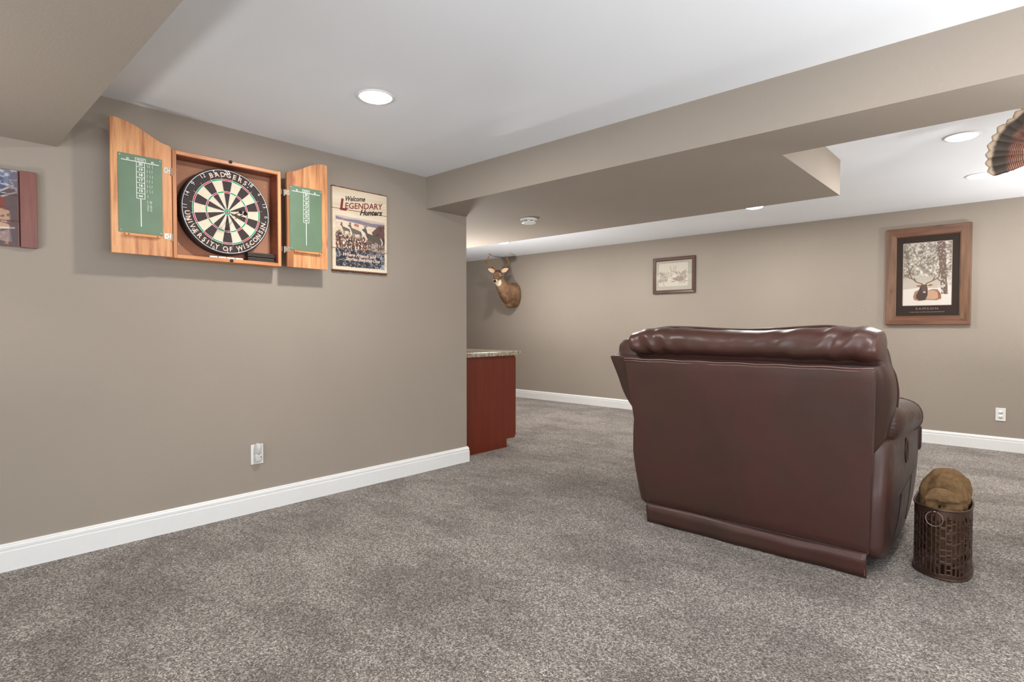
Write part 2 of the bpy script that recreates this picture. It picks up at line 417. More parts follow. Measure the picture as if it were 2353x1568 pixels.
for x, y, lab in LAMPS:
    if root0 is None:
        root0 = thing('recessed_light', lab, 'ceiling light', (0, 0, 0), 'recessed ceiling lights')
        a, b = lamp_geo(); link_mesh('trim_ring', a, 'trim', root0, True); link_mesh('diffuser', b, 'lamp', root0, True)
        root0.location = (x, y, H); r = root0
    else:
        r = dup(root0, (0, 0, 0), lab); r.location = (x, y, H)
    d = bpy.data.lights.new('downlight', 'AREA'); d.shape = 'DISK'; d.size = .12; d.energy = LAMP_W*(1.7 if (x, y) == (.935, 1.522) else (1.15 if x > 2 else 1.8) if y > 4 else 1); d.color = LAMP_COL
    lo = bpy.data.objects.new('downlight', d); C.objects.link(lo); lo.location = (x, y, H-.022)

# uplight floor lamps added out of view to brighten ceilings and soffits: beside the camera, behind it, in the far right corner and in the bar recess
UPS = [(4.5, 5.15, 'added white torchiere floor lamp in the far room, right of the turkey fan column', 62), (4.4, 2.3, 'added white torchiere floor lamp by the right wall between both rooms', 33),
       (3.95, 1.2, 'added white torchiere floor lamp right of the camera, between the two soffits', 18), (.8, -.8, 'added white torchiere floor lamp behind the camera, under the near soffit by the dart wall', 15), (4.2, -1.4, 'added white torchiere floor lamp behind the camera at the back window', 30), (-1.48, 3.95, 'added white torchiere floor lamp in the recess beyond the bar', 50)]
t0 = None
for x, y, lb, pw in UPS:
    if t0 is None:
        t0 = thing('added_floor_lamp', lb, 'floor lamp', (0, 0, 0), 'added torchiere floor lamps')
        bm = BM(); lathe(bm, [(.13, 0), (.13, .015), (.02, .03)], (0, 0, 0), n=32); link_mesh('base', bm, 'trim', t0, True)
        bm = BM(); lathe(bm, [(.011, .028), (.011, .62)], (0, 0, 0), n=16); link_mesh('pole', bm, 'trim', t0, True)
        bm = BM(); lathe(bm, [(.02, .60), (.09, .62), (.16, .66), (.165, .66), (.17, .67)], (0, 0, 0), n=32); link_mesh('lamp_shade', bm, 'trim', t0, True)
        t0.location = (x, y, 0)
    else:
        dup(t0, (0, 0, 0), lb).location = (x, y, 0)
    d = bpy.data.lights.new('fill_uplight', 'AREA'); d.shape = 'DISK'; d.size = .30; d.energy = pw*UP_W; d.color = (1, .995, .985)
    lo = bpy.data.objects.new('fill_uplight', d); C.objects.link(lo); lo.location = (x, y, .68); lo.rotation_euler = (PI, 0, 0)

# ================================================================== recliner
SX = 2.2
rec = thing('recliner_chair', 'wide brown leather recliner seen from behind on the carpet', 'recliner', (SX, 3.2, 0))
def fbm(p, s, o=3): return mnoise.fractal(Vector(p)*s, 1.0, 2.0, o)
def superring(cx, cy, rx, ry, e, n, z):
    out = []
    for j in range(n):
        t = 2*PI*j/n; c, s = math.cos(t), math.sin(t)
        out.append((cx+rx*math.copysign(abs(c)**(2/e), c), cy+ry*math.copysign(abs(s)**(2/e), s), z))
    return out
def yp(z): return 2.715-(z-.1)/.78*.135          # rear plane of the back
# back panel, slightly bowed slab
bm = BM(); rings = []
NZ = 16
for i in range(NZ+1):
    f = i/NZ; z = .085+f*(.875-.085); xl = 1.695+(1.630-1.695)*f; xr = 2.722+(2.757-2.722)*f
    row = []; m = 24; y = yp(z); 
    front = [(xl+(xr-xl)*j/m, y-.006*math.sin(PI*j/m)*math.sin(PI*f) + .004*fbm((j*.2, z*3, 1), 1)) for j in range(m+1)]
    back = [(xr-(xr-xl)*j/m, y+.05) for j in range(m+1)]
    rings.append([(a, b, z) for a, b in front+back])
loft(bm, rings); bmesh.ops.recalc_face_normals(bm, faces=bm.faces)
link_mesh('back_panel', bm, 'leather', rec, True, mods=[('BEVEL', dict(width=.006, segments=3, limit_method='ANGLE', angle_limit=.9))])
# top seam piping of panel
bm = BM()
for dz, r in ((.0, .0035), (-.011, .0025)):
    tube(bm, [(1.632+(2.756-1.632)*i/30, yp(.876+dz)-.001-.001*math.sin(i), .876+dz+.0015*math.sin(i*1.3)) for i in range(31)], r, 6)
link_mesh('top_piping', bm, 'piping', rec, True)
# thick back cushion (with its side gussets)
lv = [(.40, 1.69, 2.69, 2.76, 3.00, 4), (.46, 1.66, 2.725, 2.745, 3.04, 4), (.55, 1.57, 2.755, 2.725, 3.06, 4), (.65, 1.495, 2.780, 2.70, 3.05, 4),
      (.75, 1.478, 2.793, 2.675, 3.02, 4), (.83, 1.466, 2.788, 2.65, 2.98, 4.5), (.872, 1.457, 2.775, 2.642, 2.955, 5), (.884, 1.456, 2.772, 2.640, 2.95, 5), (.889, 1.505, 2.770, 2.65, 2.945, 4), (.93, 1.490, 2.765, 2.66, 2.93, 3.5), (.965, 1.500, 2.75, 2.68, 2.91, 3.5), (.994, 1.54, 2.72, 2.71, 2.88, 2.6)]
rings = []
for z, xl, xr, ya, yb, e in lv:
    rg = superring((xl+xr)/2, (ya+yb)/2, (xr-xl)/2, (yb-ya)/2, e, 56, z); rings.append([(x, y, z+.006*fbm((x, y, z), 9)) for x, y, z in rg])
bm = BM(); loft(bm, rings); bmesh.ops.recalc_face_normals(bm, faces=bm.faces)
link_mesh('back_cushion', bm, 'leather', rec, True, mods=[('SUBSURF', dict(levels=1, render_levels=2))])
# welts down both sides of the cushion's front edge
for s in (0, 1):
    pts = []
    for z, xl, xr, ya, yb, e in lv[1:-1]:
        if .88 < z < .90: continue
        rx = (xr-xl)/2; pts.append(((xl+xr)/2+(-1 if s else 1)*(.984*rx+.001), (ya+yb)/2+.25*(yb-ya), z))
    bm = BM(); tube(bm, smoothpath(pts[::-1]), .0075, 8); link_mesh('side_piping', bm, 'leather', rec, True)
# headrest roll with gathered folds
bm = BM(); rings = []; NX = 110
for i in range(NX+1):
    f = i/NX; x = 1.640+f*(2.772-1.640)
    e = min(1, min(f, 1-f)/.05); e = math.sqrt(max(0, 1-(1-e)**2)); e = .62+.38*e
    zt = 1.030+.008*math.sin(f*PI*2.6+.4)+.006*f-.012*(1-min(1, f/.12)); zt -= .012*max(0, (f-.93)/.07)
    zc = (zt+.898)/2; rz = (zt-.898)/2*(.8+.2*e); ry = .118*e; rg = []
    for j in range(36):
        t = 2*PI*j/36; c, s = math.cos(t), math.sin(t)
        yy = 2.695+ry*math.copysign(abs(c)**.85, c); zz = zc+rz*math.copysign(abs(s)**.8, s)
        w = math.exp(-(f/.22)**2)+math.exp(-((1-f)/.34)**2)       # folds fade from both ends
        ph = (f*46+(s*2.2 if f < .5 else -s*2.8))
        d = .0075*w*math.sin(ph*(1.5 if f < .5 else 1.25)+2*fbm((x, 0, 0), 6))+.0055*fbm((x, yy*2, zz*2), 5, 2)+.0012*fbm((x*2, yy*5, zz*5), 14)
        rg.append((x, yy+d*c, zz+d*s*.6))
    rings.append(rg)
loft(bm, rings); bmesh.ops.recalc_face_normals(bm, faces=bm.faces)
link_mesh('headrest', bm, 'leather_gloss', rec, True, mods=[('SUBSURF', dict(levels=1, render_levels=1))])
bm = BM(); tube(bm, smoothpath([(1.70+(2.66-1.70)*i/10, 2.735, 1.034+.007*math.sin(i*.82+.4)+.004*i/10-(.012 if i in (0, 10) else 0)) for i in range(11)]), .0055, 8)
link_mesh('headrest_piping', bm, 'leather_gloss', rec, True)
# arms: padded top and side body
def mx(p): return (4.30-p[0], p[1], p[2])
for s in (0, 1):
    F = mx if s else (lambda p: p)
    bm = BM(); rings = []
    for i in range(15):
        f = i/14; y = 2.86+.80*f; e = math.sin(min(1, min(f+.05, 1.02-f)/.16)*PI/2)
        zc = .622-.050*f**1.5; rz = (.100-.016*f)*(.5+.5*e); rx = .122*(.6+.4*e); rg = []
        for j in range(28):
            t = 2*PI*j/28; c, ss = math.cos(t), math.sin(t)
            d = 1+.03*fbm((y*3, c, ss), 3)+.025*math.sin(y*38+c*3)*(f > .5)
            rg.append(F((2.690+rx*d*math.copysign(abs(c)**.8, c), y, zc+rz*d*math.copysign(abs(ss)**.85, ss))))
        rings.append(rg)
    loft(bm, rings); bmesh.ops.recalc_face_normals(bm, faces=bm.faces)
    pr = rings[11]; pc = sum((Vector(q) for q in pr), Vector())/len(pr)
    b2 = BM(); tube(b2, [pc+(Vector(q)-pc)*1.0 for q in pr], .004, 6, closed=True); link_mesh('arm_piping', b2, 'leather', rec, True)
    link_mesh('arm_pad', bm, 'leather', rec, True, mods=[('SUBSURF', dict(levels=1, render_levels=2))])
    # side body: outline in yz, bulged outwards
    out = [(2.735, .085), (2.83, .035), (3.05, .03), (3.28, .04), (3.50, .10), (3.64, .20), (3.70, .34), (3.72, .47), (3.70, .55), (3.40, .57), (3.10, .575), (2.90, .57), (2.83, .55), (2.79, .49), (2.755, .40), (2.735, .33), (2.73, .20)]
    pts2 = [Vector((a, b, 0)) for a, b in out]+[Vector((*out[0], 0))]; pts2 = smoothpath(pts2, 3)[:-1]
    cy, cz = 3.2, .33; rings = []
    for x, k in ((2.58, .97), (2.70, .985), (2.745, .985), (2.768, .955), (2.776, .90), (2.779, .6), (2.779, .25)):
        rg = []
        for p in pts2:
            zz = cz+(p.y-cz)*k; yy = cy+(p.x-cy)*k; tp = .125*max(0, 1-zz/.60) if s else .012*max(0, 1-zz/.35)
            rg.append(F((x-tp, yy, zz)))
        rings.append(rg)
    bm = BM(); loft(bm, rings); bmesh.ops.recalc_face_normals(bm, faces=bm.faces)
    ab = link_mesh('arm_body', bm, 'leather', rec, True)
    if not s:
        X = 2.776
        bm = BM()
        tube(bm, smoothpath([(X-.002, 3.60, .325), (X+.001, 3.45, .31), (X-.001, 3.15, .275), (X-.006, 2.90, .235), (X-.010, 2.80, .222)]), .0035, 6)
        tube(bm, smoothpath([(X+.001, 3.12, .27), (X-.004, 3.08, .17), (X-.010, 3.00, .10)]), .0035, 6)
        tube(bm, smoothpath([(X+.001, 3.42, .305), (X-.003, 3.38, .2), (X-.008, 3.31, .105)]), .0035, 6)
        link_mesh('seam', bm, 'seam', ab, True)
        bm = BM(); lathe(bm, [(.040, 0), (.046, .004), (.040, .008), (.033, .004), (.028, -.006), (.002, -.010)], (0, 0, 0), 'x', 28)
        for v in bm.verts: v.co = Vector((v.co.x+X+.001, v.co.y*.75+3.235, v.co.z*1.35+.455))
        link_mesh('release_handle', bm, 'leather', ab, True)
    bm = BM(); rings = []                              # small flap at the arm's front corner
    for z, w in ((.52, .015), (.50, .026), (.43, .024), (.375, .012)):
        rings.append([F(q) for q in [(2.72, 3.68-w*.3, z), (2.783, 3.67-w*.4, z), (2.790, 3.69, z), (2.783, 3.69+w, z), (2.72, 3.69+w, z)]])
    loft(bm, rings); bmesh.ops.recalc_face_normals(bm, faces=bm.faces)
    link_mesh('arm_front', bm, 'leather', rec, True, mods=[('SUBSURF', dict(levels=2, render_levels=2))])
# seat, footrest, base
bm = BM(); box(bm, (1.72, 3.00, .30), (2.585, 3.66, .50), .05, 4); link_mesh('seat_cushion', bm, 'leather', rec, True)
bm = BM(); box(bm, (1.72, 3.67, .12), (2.585, 3.78, .47), .04, 4); link_mesh('footrest', bm, 'leather', rec, True)
bm = BM(); box(bm, (1.78, 2.80, .09), (2.60, 3.64, .30), .01, 2); lathe(bm, [(.30, 0), (.31, .01), (.31, .05), (.2, .085)], (2.22, 3.22, .0), n=40)
link_mesh('base_frame', bm, 'seam', rec)
# flap hanging along the bottom of the back
bm = BM(); NF = 60; front = []; rings = []
for i in range(NF+1):
    f = i/NF; x = 1.714+f*(2.722-1.714)
    wv = .004*math.sin(f*9)+.003*math.sin(f*23+1)
    col = []
    for z, o in ((.004, -.008), (.03, -.010), (.06, -.018), (.090, -.020), (.101, -.006)):
        col.append((x, 2.69+o+wv*(1-z/.12)+.003*fbm((x*4, z*10, 0), 1), z+(.004*math.sin(f*7) if z > .08 else 0)))
    back = [(a, b+.008, c) for a, b, c in reversed(col)]
    rings.append(col+back)
loft(bm, rings); bmesh.ops.recalc_face_normals(bm, faces=bm.faces)
fl = link_mesh('back_flap', bm, 'leather', rec, True)
bm = BM()
for i in range(14): tube(bm, [(2.716, 2.678, .012+i*.0062), (2.716, 2.678, .0150+i*.0062)], .0009, 5)
link_mesh('stitching', bm, 'stitch', fl)
bm = BM(); box(bm, (1.70, 2.70, .06), (2.715, 2.74, .10), .004, 1); link_mesh('bottom_rail', bm, 'seam', rec)

# ================================================================== basket with blanket
bk = thing('storage_basket', 'dark bronze cut-metal basket on the carpet right of the recliner', 'basket', (2.945, 3.04, 0))
def rrect(z, grow=0, n=240):
    # rounded plan outline, wide front and rounded back
    ctrl = [(2.845, 3.20), (2.842, 3.06), (2.850, 2.955), (2.885, 2.905), (2.945, 2.878), (3.000, 2.895), (3.030, 2.945), (3.038, 3.02), (3.035, 3.10), (3.020, 3.18), (2.975, 3.235), (2.885, 3.240)]
    cx, cy = 2.942, 3.06
    P = [Vector((x, y, 0)) for x, y in ctrl]; L = len(P); out = []
    for i in range(L):
        p0, p1, p2, p3 = P[i-1], P[i], P[(i+1) % L], P[(i+2) % L]
        for j in range(16):
            t = j/16; out.append(.5*((2*p1)+(p2-p0)*t+(2*p0-5*p1+4*p2-p3)*t*t+(3*p1-p0-3*p2+p3)*t**3))
    d = [0]
    for i in range(1, len(out)+1): d.append(d[-1]+(out[i % len(out)]-out[i-1]).length)
    res = []; j = 0
    for i in range(n):
        tt = d[-1]*i/n
        while d[j+1] < tt: j += 1
        f = (tt-d[j])/(d[j+1]-d[j]); p = out[j].lerp(out[(j+1) % len(out)], f)
        v = Vector((p.x-cx, p.y-cy, 0)); v = v*(1+grow/v.length); res.append((cx+v.x, cy+v.y, z))
    return res
random.seed(4)
nP, nZ, zt, zb = 240, 88, .288, .006
hole = np.zeros((nZ, nP), bool)
col = 0
while col < nP:                                       # letter-like slots cut in bands
    w = random.choice((3, 3, 4, 4)); 
    r0 = 5+random.randint(0, 3)
    while r0 < nZ-12:
        h = random.randint(8, 14); r1 = min(r0+h, nZ-7); typ = random.random()
        c0, c1 = col+1, min(col+w, nP)
        if c1 > c0:
            if typ < .45: hole[r0:r1, c0:c1-0 if w < 4 else c1] = True
            elif typ < .75:
                hole[r0:r1, c0:c0+1] = True; hole[r0:r0+3, c0:c1] = True; hole[(r0+r1)//2:(r0+r1)//2+2, c0:c1] = True
            elif typ < .88: hole[r0:r1, c0:c0+1] = True; hole[r1-3:r1, c0:c1] = True
            else: hole[r0:r1, c0:c1] = True; hole[(r0+r1)//2-1:(r0+r1)//2+1, c0:c1] = False
        r0 = r1+random.randint(2, 4)
    col += w+1
bm = BM(); rg = [[bm.verts.new(p) for p in rrect(zb+(zt-zb)*i/nZ)] for i in range(nZ+1)]
for i in range(nZ):
    for j in range(nP):
        if not hole[i, j]: bm.faces.new((rg[i][j], rg[i][(j+1) % nP], rg[i+1][(j+1) % nP], rg[i+1][j]))
link_mesh('body', bm, 'rust', bk, True, mods=[('SOLIDIFY', dict(thickness=.0016, offset=0))])
bm = BM(); tube(bm, rrect(zt, .001, 120), .0038, 8, closed=True); link_mesh('rim', bm, 'rust', bk, True)
bm = BM(); tube(bm, rrect(.006, .002, 120), .0045, 8, closed=True); loft(bm, [rrect(.004, -.002), rrect(.008, -.002)]); link_mesh('bottom', bm, 'rust', bk, False)
bm = BM(); cx, cy, cz = 2.925, 2.8765, .249
tube(bm, [(cx+.029*math.cos(t*PI/16), cy-.002-.004*math.sin(t*PI/16)*-1, cz+.029*math.sin(t*PI/16)) for t in range(32)], .0019, 8, closed=True)
tube(bm, [(cx-.008, cy-.0005, cz+.029), (cx, cy-.006, cz+.031), (cx+.008, cy-.0005, cz+.029)], .003, 6)
link_mesh('ring_handle', bm, 'ring', bk, True)

bm = BM()
def blob_tube(pts, rads, seed):
    P = smoothpath(pts, 6); R = []
    for i in range(len(P)):
        t = i/(len(P)-1)*(len(rads)-1); a = int(min(t, len(rads)-2)); R.append(rads[a]+(rads[a+1]-rads[a])*(t-a))
    tube(bm, P, R, 18)
blob_tube([(2.945, 3.06, .05), (2.945, 3.07, .15), (2.945, 3.07, .24)], [.07, .080, .076], 1)
blob_tube([(2.885, 3.00, .22), (2.900, 3.06, .33), (2.945, 3.11, .375), (2.985, 3.11, .33), (3.000, 3.06, .24)], [.036, .047, .052, .046, .034], 2)
blob_tube([(2.880, 2.955, .23), (2.905, 2.945, .305), (2.950, 2.955, .325), (2.990, 2.975, .28), (3.005, 2.98, .23)], [.024, .032, .038, .032, .022], 3)
blob_tube([(2.905, 3.02, .29), (2.94, 3.04, .365), (2.975, 3.03, .35), (3.005, 3.02, .26)], [.035, .042, .042, .03], 4)
blob_tube([(2.895, 2.95, .24), (2.955, 2.925, .262), (3.0, 2.955, .24)], [.02, .024, .02], 5)
for v in bm.verts:
    nn = mnoise.noise_vector(v.co*16)*.010+mnoise.noise_vector(v.co*38)*.005; v.co += nn
    if v.co.z < .31: v.co.x = 2.943+(v.co.x-2.943)*.90; v.co.y = 3.06+(v.co.y-3.06)*.90
bl = link_mesh('blanket', bm, 'fleece', None, True, mods=[('REMESH', dict(mode='VOXEL', voxel_size=.0045, use_smooth_shade=True)), ('SMOOTH', dict(factor=.5, iterations=2))])
tag(bl, 'rolled brown fleece blanket stuffed in the dark metal basket', 'blanket')

# ================================================================== bar cabinet and counter
CX1 = -.13
cb = thing('bar_cabinet', 'cherry red base cabinet under the granite counter behind the wall corner', 'cabinet', (-.6, 3.3, 0))
bm = BM(); prism(bm, [(Y2+.005, 0), (3.555, 0), (3.555, .073), (3.66, .073), (3.66, .797), (Y2+.005, .797)], 'x', CX1-.02, CX1); link_mesh('side_panel', bm, 'cherry', cb)
bm = BM(); box(bm, (-1.8, Y2+.005, .073), (CX1-.021, 3.655, .797)); box(bm, (-1.8, Y2+.005, 0), (CX1-.021, 3.55, .073)); link_mesh('body', bm, 'cherry_dark', cb)
for i in range(3):
    x1 = CX1-.008-i*.55; bm = BM(); box(bm, (x1-.54, 3.662, .09), (x1, 3.682, .78), .003, 2); dd = link_mesh('door', bm, 'cherry', cb)
    bm = BM(); tube(bm, [(x1-.05, 3.684, .6), (x1-.05, 3.71, .6), (x1-.05, 3.71, .7), (x1-.05, 3.684, .7)], .004, 6); link_mesh('handle', bm, 'chrome', dd, True)
wk = thing('granite_countertop', 'speckled tan granite countertop lying on the red bar cabinet', 'countertop', (-.6, 3.3, .8))
bm = BM(); box(bm, (-1.85, Y2+.004, .7985), (-.098, 3.705, .836), .004, 2); link_mesh('slab', bm, 'granite', wk)
bm = BM(); box(bm, (-1.85, Y2+.004, .837), (-.112, Y2+.026, .905), .003, 2); link_mesh('backsplash', bm, 'granite', wk)

# ================================================================== smoke detector
sd = thing('smoke_detector', 'white round smoke detector on the underside of the wide soffit', 'smoke detector', (.306, 3.342, HB))
bm = BM(); lathe(bm, [(.066, 0), (.068, -.004), (.067, -.010), (.060, -.013), (.058, -.020)], (.306, 3.342, HB), n=40); link_mesh('mounting_base', bm, 'plastic', sd, True)
bm = BM(); lathe(bm, [(.058, -.020), (.058, -.031), (.056, -.036), (.040, -.040), (.01, -.041)], (.306, 3.342, HB), n=40); link_mesh('cover', bm, 'plastic', sd, True)
bm = BM()
for a0 in range(0, 360, 45):
    P = [(.306+.0582*math.cos(math.radians(a0+t)), 3.342+.0582*math.sin(math.radians(a0+t)), HB-.0225) for t in range(6, 36, 5)]
    tube(bm, P, .0022, 6)
link_mesh('vent_slots', bm, 'slot', sd)

# ================================================================== outlets
wo = thing('wall_outlet', 'white wall outlet plate above the baseboard on the dart board wall', 'outlet', (0, 1.351, .325))
bm = BM(); box(bm, (0, 1.317, .269), (.005, 1.386, .381), .002, 2); link_mesh('plate', bm, 'plastic', wo)
nl = thing('night_light', 'small white plug-in night light in the outlet below the dart board', 'night light', (.006, 1.351, .325))
bm = BM(); box(bm, (.0055, 1.332, .285), (.030, 1.370, .330), .006, 3); link_mesh('base', bm, 'grey_plastic', nl, True)
bm = BM(); rings = []
for z, w, d in ((.318, .019, .020), (.335, .020, .030), (.355, .0195, .036), (.372, .017, .036), (.384, .012, .030), (.389, .005, .024)):
    rings.append([(.006+max(0, d*math.sin(PI*j/12)), 1.351-w*math.cos(PI*j/12), z) for j in range(13)])
loft(bm, rings); bmesh.ops.recalc_face_normals(bm, faces=bm.faces); link_mesh('shade', bm, 'grey_plastic', nl, True)
bm = BM(); lathe(bm, [(.003, 0), (.003, .0012), (.001, .0015)], (.0295, 1.362, .311), 'x', 12); link_mesh('light_sensor', bm, 'slot', nl)
fo = thing('wall_outlet', 'white duplex outlet low on the far wall right of the recliner', 'outlet', (3.037, Y5, .307))
bm = BM(); box(bm, (3.004, Y5-.006, .252), (3.070, Y5, .362), .002, 2); link_mesh('plate', bm, 'plastic', fo)
for dz in (-.019, .019):
    bm = BM(); lathe(bm, [(.016, 0), (.016, -.002), (.001, -.002)], (3.037, Y5-.006, .307+dz), 'y', 20); r = link_mesh('receptacle', bm, 'plastic', fo, True)
    for sx_ in (3.030, 3.041):
        bm = BM(); box(bm, (sx_, Y5-.0088, .304+dz), (sx_+.0015, Y5-.008, .310+dz)); link_mesh('slot', bm, 'slot', r)

# ================================================================== dart cabinet
dc = thing('dart_cabinet', 'open pine dart board cabinet with both doors folded back on the wall', 'cabinet', (0, 1.18, 1.38))
BY0, BY1, BZ0, BZ1, BX = .912, 1.455, 1.382, 1.910, .108
bm = BM(); t = .018
box(bm, (0, BY0, BZ0), (BX, BY0+t, BZ1), .0015, 1); link_mesh('side_frame', bm, 'pine', dc)
bm = BM(); box(bm, (0, BY1-t, BZ0), (BX, BY1, BZ1), .0015, 1); link_mesh('side_frame', bm, 'pine', dc)
bm = BM(); box(bm, (0, BY0+t, BZ0), (BX, BY1-t, BZ0+t), .0015, 1); link_mesh('bottom_rail', bm, 'pine_x', dc)
bm = BM(); box(bm, (0, BY0+t, BZ1-t), (BX, BY1-t, BZ1), .0015, 1); link_mesh('top_rail', bm, 'pine_x', dc)
bm = BM(); q = .0025                                   # stained inner lining
box(bm, (.008, BY0+t, BZ0+t), (BX-.006, BY0+t+q, BZ1-t)); box(bm, (.008, BY1-t-q, BZ0+t), (BX-.006, BY1-t, BZ1-t))
box(bm, (.008, BY0+t, BZ1-t-q), (BX-.006, BY1-t, BZ1-t)); link_mesh('lining', bm, 'box_in', dc)
bm = BM(); box(bm, (.001, BY0+t, BZ0+t), (.008, BY1-t, BZ1-t)); bp = link_mesh('back_board', bm, 'backing', dc)
for y, z in ((.962, 1.84), (1.405, 1.835), (.965, 1.462), (1.405, 1.455)):
    bm = BM(); lathe(bm, [(.004, 0), (.003, .002), (.0005, .0028)], (.008, y, z), 'x', 10); link_mesh('screw', bm, 'screw', bp, True)
for z in (BZ0+.009, BZ1-.004):
    bm = BM(); lathe(bm, [(.008, 0), (.008, .006), (.006, .009), (.001, .010)], (BX, 1.185, z), 'x', 16); link_mesh('bumper', bm, 'dark', dc, True)
XD0, XD1 = .098, .116
def door(side):
    o = 0.0
    top = [(.659, 2.001), (.680, 2.002), (.713, 1.997), (.758, 1.982), (.805, 1.958), (.854, 1.932), (.880, 1.924), (.897, 1.921), (.907, 1.910)]
    top = [(p.x, p.y) for p in smoothpath([Vector((a, b, 0)) for a, b in top], 4)]
    if side: top = [(2.391-a, b) for a, b in top]; y0, y1 = 1.484, 1.730
    hin = top[-1][0]; out = top[0][0]
    bm = BM(); prism(bm, top+[(hin, 1.383), (out, 1.383)], 'x', XD0, XD1)
    d = link_mesh('door', bm, 'pine', dc, mods=[('BEVEL', dict(width=.0015, segments=2, limit_method='ANGLE', angle_limit=1.0))])
    g0, g1 = (.686, .865) if not side else (1.499, 1.695)
    bm = BM(); box(bm, (XD1, g0, 1.481), (XD1+.003, g1, 1.845), .0008, 1); sb = link_mesh('scoreboard', bm, 'green', d)
    X = XD1+.0034; fn = lambda x, y: (X, x, y); gc = (g0+g1)/2
    bm = BM(); sc = (g1-g0)/.179
    strip(bm, [(gc-.077*sc, 1.815), (gc+.077*sc, 1.815)], .0032, fn)
    hw = .0165; zt_, zl, dz = 1.817, 1.645, .0246
    for z in [zt_-dz*i for i in range(8)]: strip(bm, [(gc-hw, z), (gc+hw, z)], .0022, fn)
    strip(bm, [(gc-hw, zt_+.001), (gc-hw, zl-.001)], .0022, fn); strip(bm, [(gc+hw, zt_+.001), (gc+hw, zl-.001)], .0022, fn)
    hw2 = .0205
    strip(bm, [(gc-hw2, 1.832), (gc+hw2, 1.832), ], .002, fn); strip(bm, [(gc-hw2, 1.833), (gc-hw2, 1.816)], .002, fn); strip(bm, [(gc+hw2, 1.833), (gc+hw2, 1.816)], .002, fn)
    strip(bm, [(gc, zl), (gc, 1.514)], .0034, fn)
    for i, s in enumerate(('20', '19', '18', '17', '16', '15', 'Bull')):
        zz = zt_-dz*(i+.5)-.0003; sz = .0175 if i < 6 else .0105
        put_text(bm, s, sz, lambda x, y: (X, gc+x, zz+y), offset=.0004)
    put_text(bm, 'CRICKET', .0078, lambda x, y: (X, gc+x, 1.8245+y), offset=.0002)
    for dy in (-.05, .05): put_text(bm, '01', .0115, lambda x, y: (X, gc+dy*sc+x, 1.8225+y), offset=.0004)
    link_mesh('scoreboard_print', bm, 'chalk', sb)
    if not side:                                       # chalk marks left from a game
        random.seed(2); bm = BM()
        for r, nmk in enumerate((3, 3, 3, 3, 3, 3, 1)):
            for c_ in range(nmk):
                y = gc+.027+c_*.0105+random.uniform(-.001, .001); z = 1.800-r*.0235
                strip(bm, [(y, z+.008), (y+random.uniform(-.002, .002), z-.006)], .0019, fn)
        for s, yy, z in (('18', .034, 1.632), ('36', .035, 1.613), ('52', .035, 1.597)):
            put_text(bm, s, .020, lambda x, y: (X, gc+yy+x, z+y), spacing=1.3)
        link_mesh('chalk_marks', bm, 'faint_chalk', sb)
    for y in (g0+.008, g1-.008):
        for z in (1.491, 1.836):
            bm = BM(); lathe(bm, [(.0032, 0), (.003, .0015), (.0005, .002)], (XD1+.003, y, z), 'x', 10); link_mesh('screw', bm, 'screw', sb, True)
    bm = BM(); box(bm, (XD1, g0+.022, 1.466), (XD1+.016, g1-.012, 1.479), .0015, 1)
    lg = link_mesh('chalk_ledge', bm, 'pine_x', d)
    for y in (g0+.036, g1-.026):
        bm = BM(); lathe(bm, [(.0035, 0), (.003, .001), (.0005, .0012)], (XD1+.016, y, 1.4725), 'x', 10); link_mesh('screw', bm, 'brass', lg, True)
    for z in (1.800, 1.482):
        hy = .905 if not side else 1.468; sgn = -1 if not side else 1
        bm = BM(); box(bm, *[tuple(p) for p in ((XD1, min(hy, hy+sgn*.034), z-.014), (XD1+.0018, max(hy, hy+sgn*.034), z+.014))])
        tube(bm, [(XD1+.001, hy, z-.022), (XD1+.001, hy, z+.014)], .0042, 8)
        if side: box(bm, (.07, 1.4555, z-.014), (BX+.004, 1.457, z+.014))
        for a, b in ((.012, .008), (.012, -.008), (.022, 0)): lathe(bm, [(.0028, 0), (.002, .0012), (.0004, .0014)], (XD1+.0018, hy+sgn*a, z+b), 'x', 8, mi=1)
        link_mesh('hinge', bm, ['chrome', 'brass'], d)
door(0); door(1)

# ---- dart board
DY, DZ, DX = 1.180, 1.650, .070
db = thing('dart_board', 'round black dart board with red, green and cream segments in the open cabinet', 'dart board', (.01, DY, DZ))
bm = BM(); lathe(bm, [(.222, .0085), (.2255, .014), (.2255, DX-.006), (.2225, DX), (.17, DX+.0004), (.001, DX+.0005)], (0, DY, DZ), 'x', 72); link_mesh('board', bm, 'sisal_black', db, False)
bm = BM(); rads = [.0159, .0990, .1070, .1620, .1700]
def pol(r, a, x): return (x, DY+r*math.sin(a), DZ+r*math.cos(a))
for sct in range(20):
    a0 = (sct-.5)*PI/10
    for bi in range(4):
        dark = sct % 2 == 0
        mi = ((0 if dark else 1) if bi in (0, 2) else (2 if dark else 3)); K = 6
        vi = [bm.verts.new(pol(rads[bi], a0+PI/10*j/K, DX+.0012)) for j in range(K+1)]
        vo = [bm.verts.new(pol(rads[bi+1], a0+PI/10*j/K, DX+.0012)) for j in range(K+1)]
        for j in range(K):
            f = bm.faces.new((vi[j], vo[j], vo[j+1], vi[j+1])); f.material_index = mi
for r0, r1, mi in ((.0064, .0159, 3), (.0002, .0064, 2)):
    vi = [bm.verts.new(pol(r0, 2*PI*j/36, DX+.0012)) for j in range(36)]; vo = [bm.verts.new(pol(r1, 2*PI*j/36, DX+.0012)) for j in range(36)]
    for j in range(36): f = bm.faces.new((vi[j], vo[j], vo[(j+1) % 36], vi[(j+1) % 36])); f.material_index = mi
bmesh.ops.recalc_face_normals(bm, faces=bm.faces)
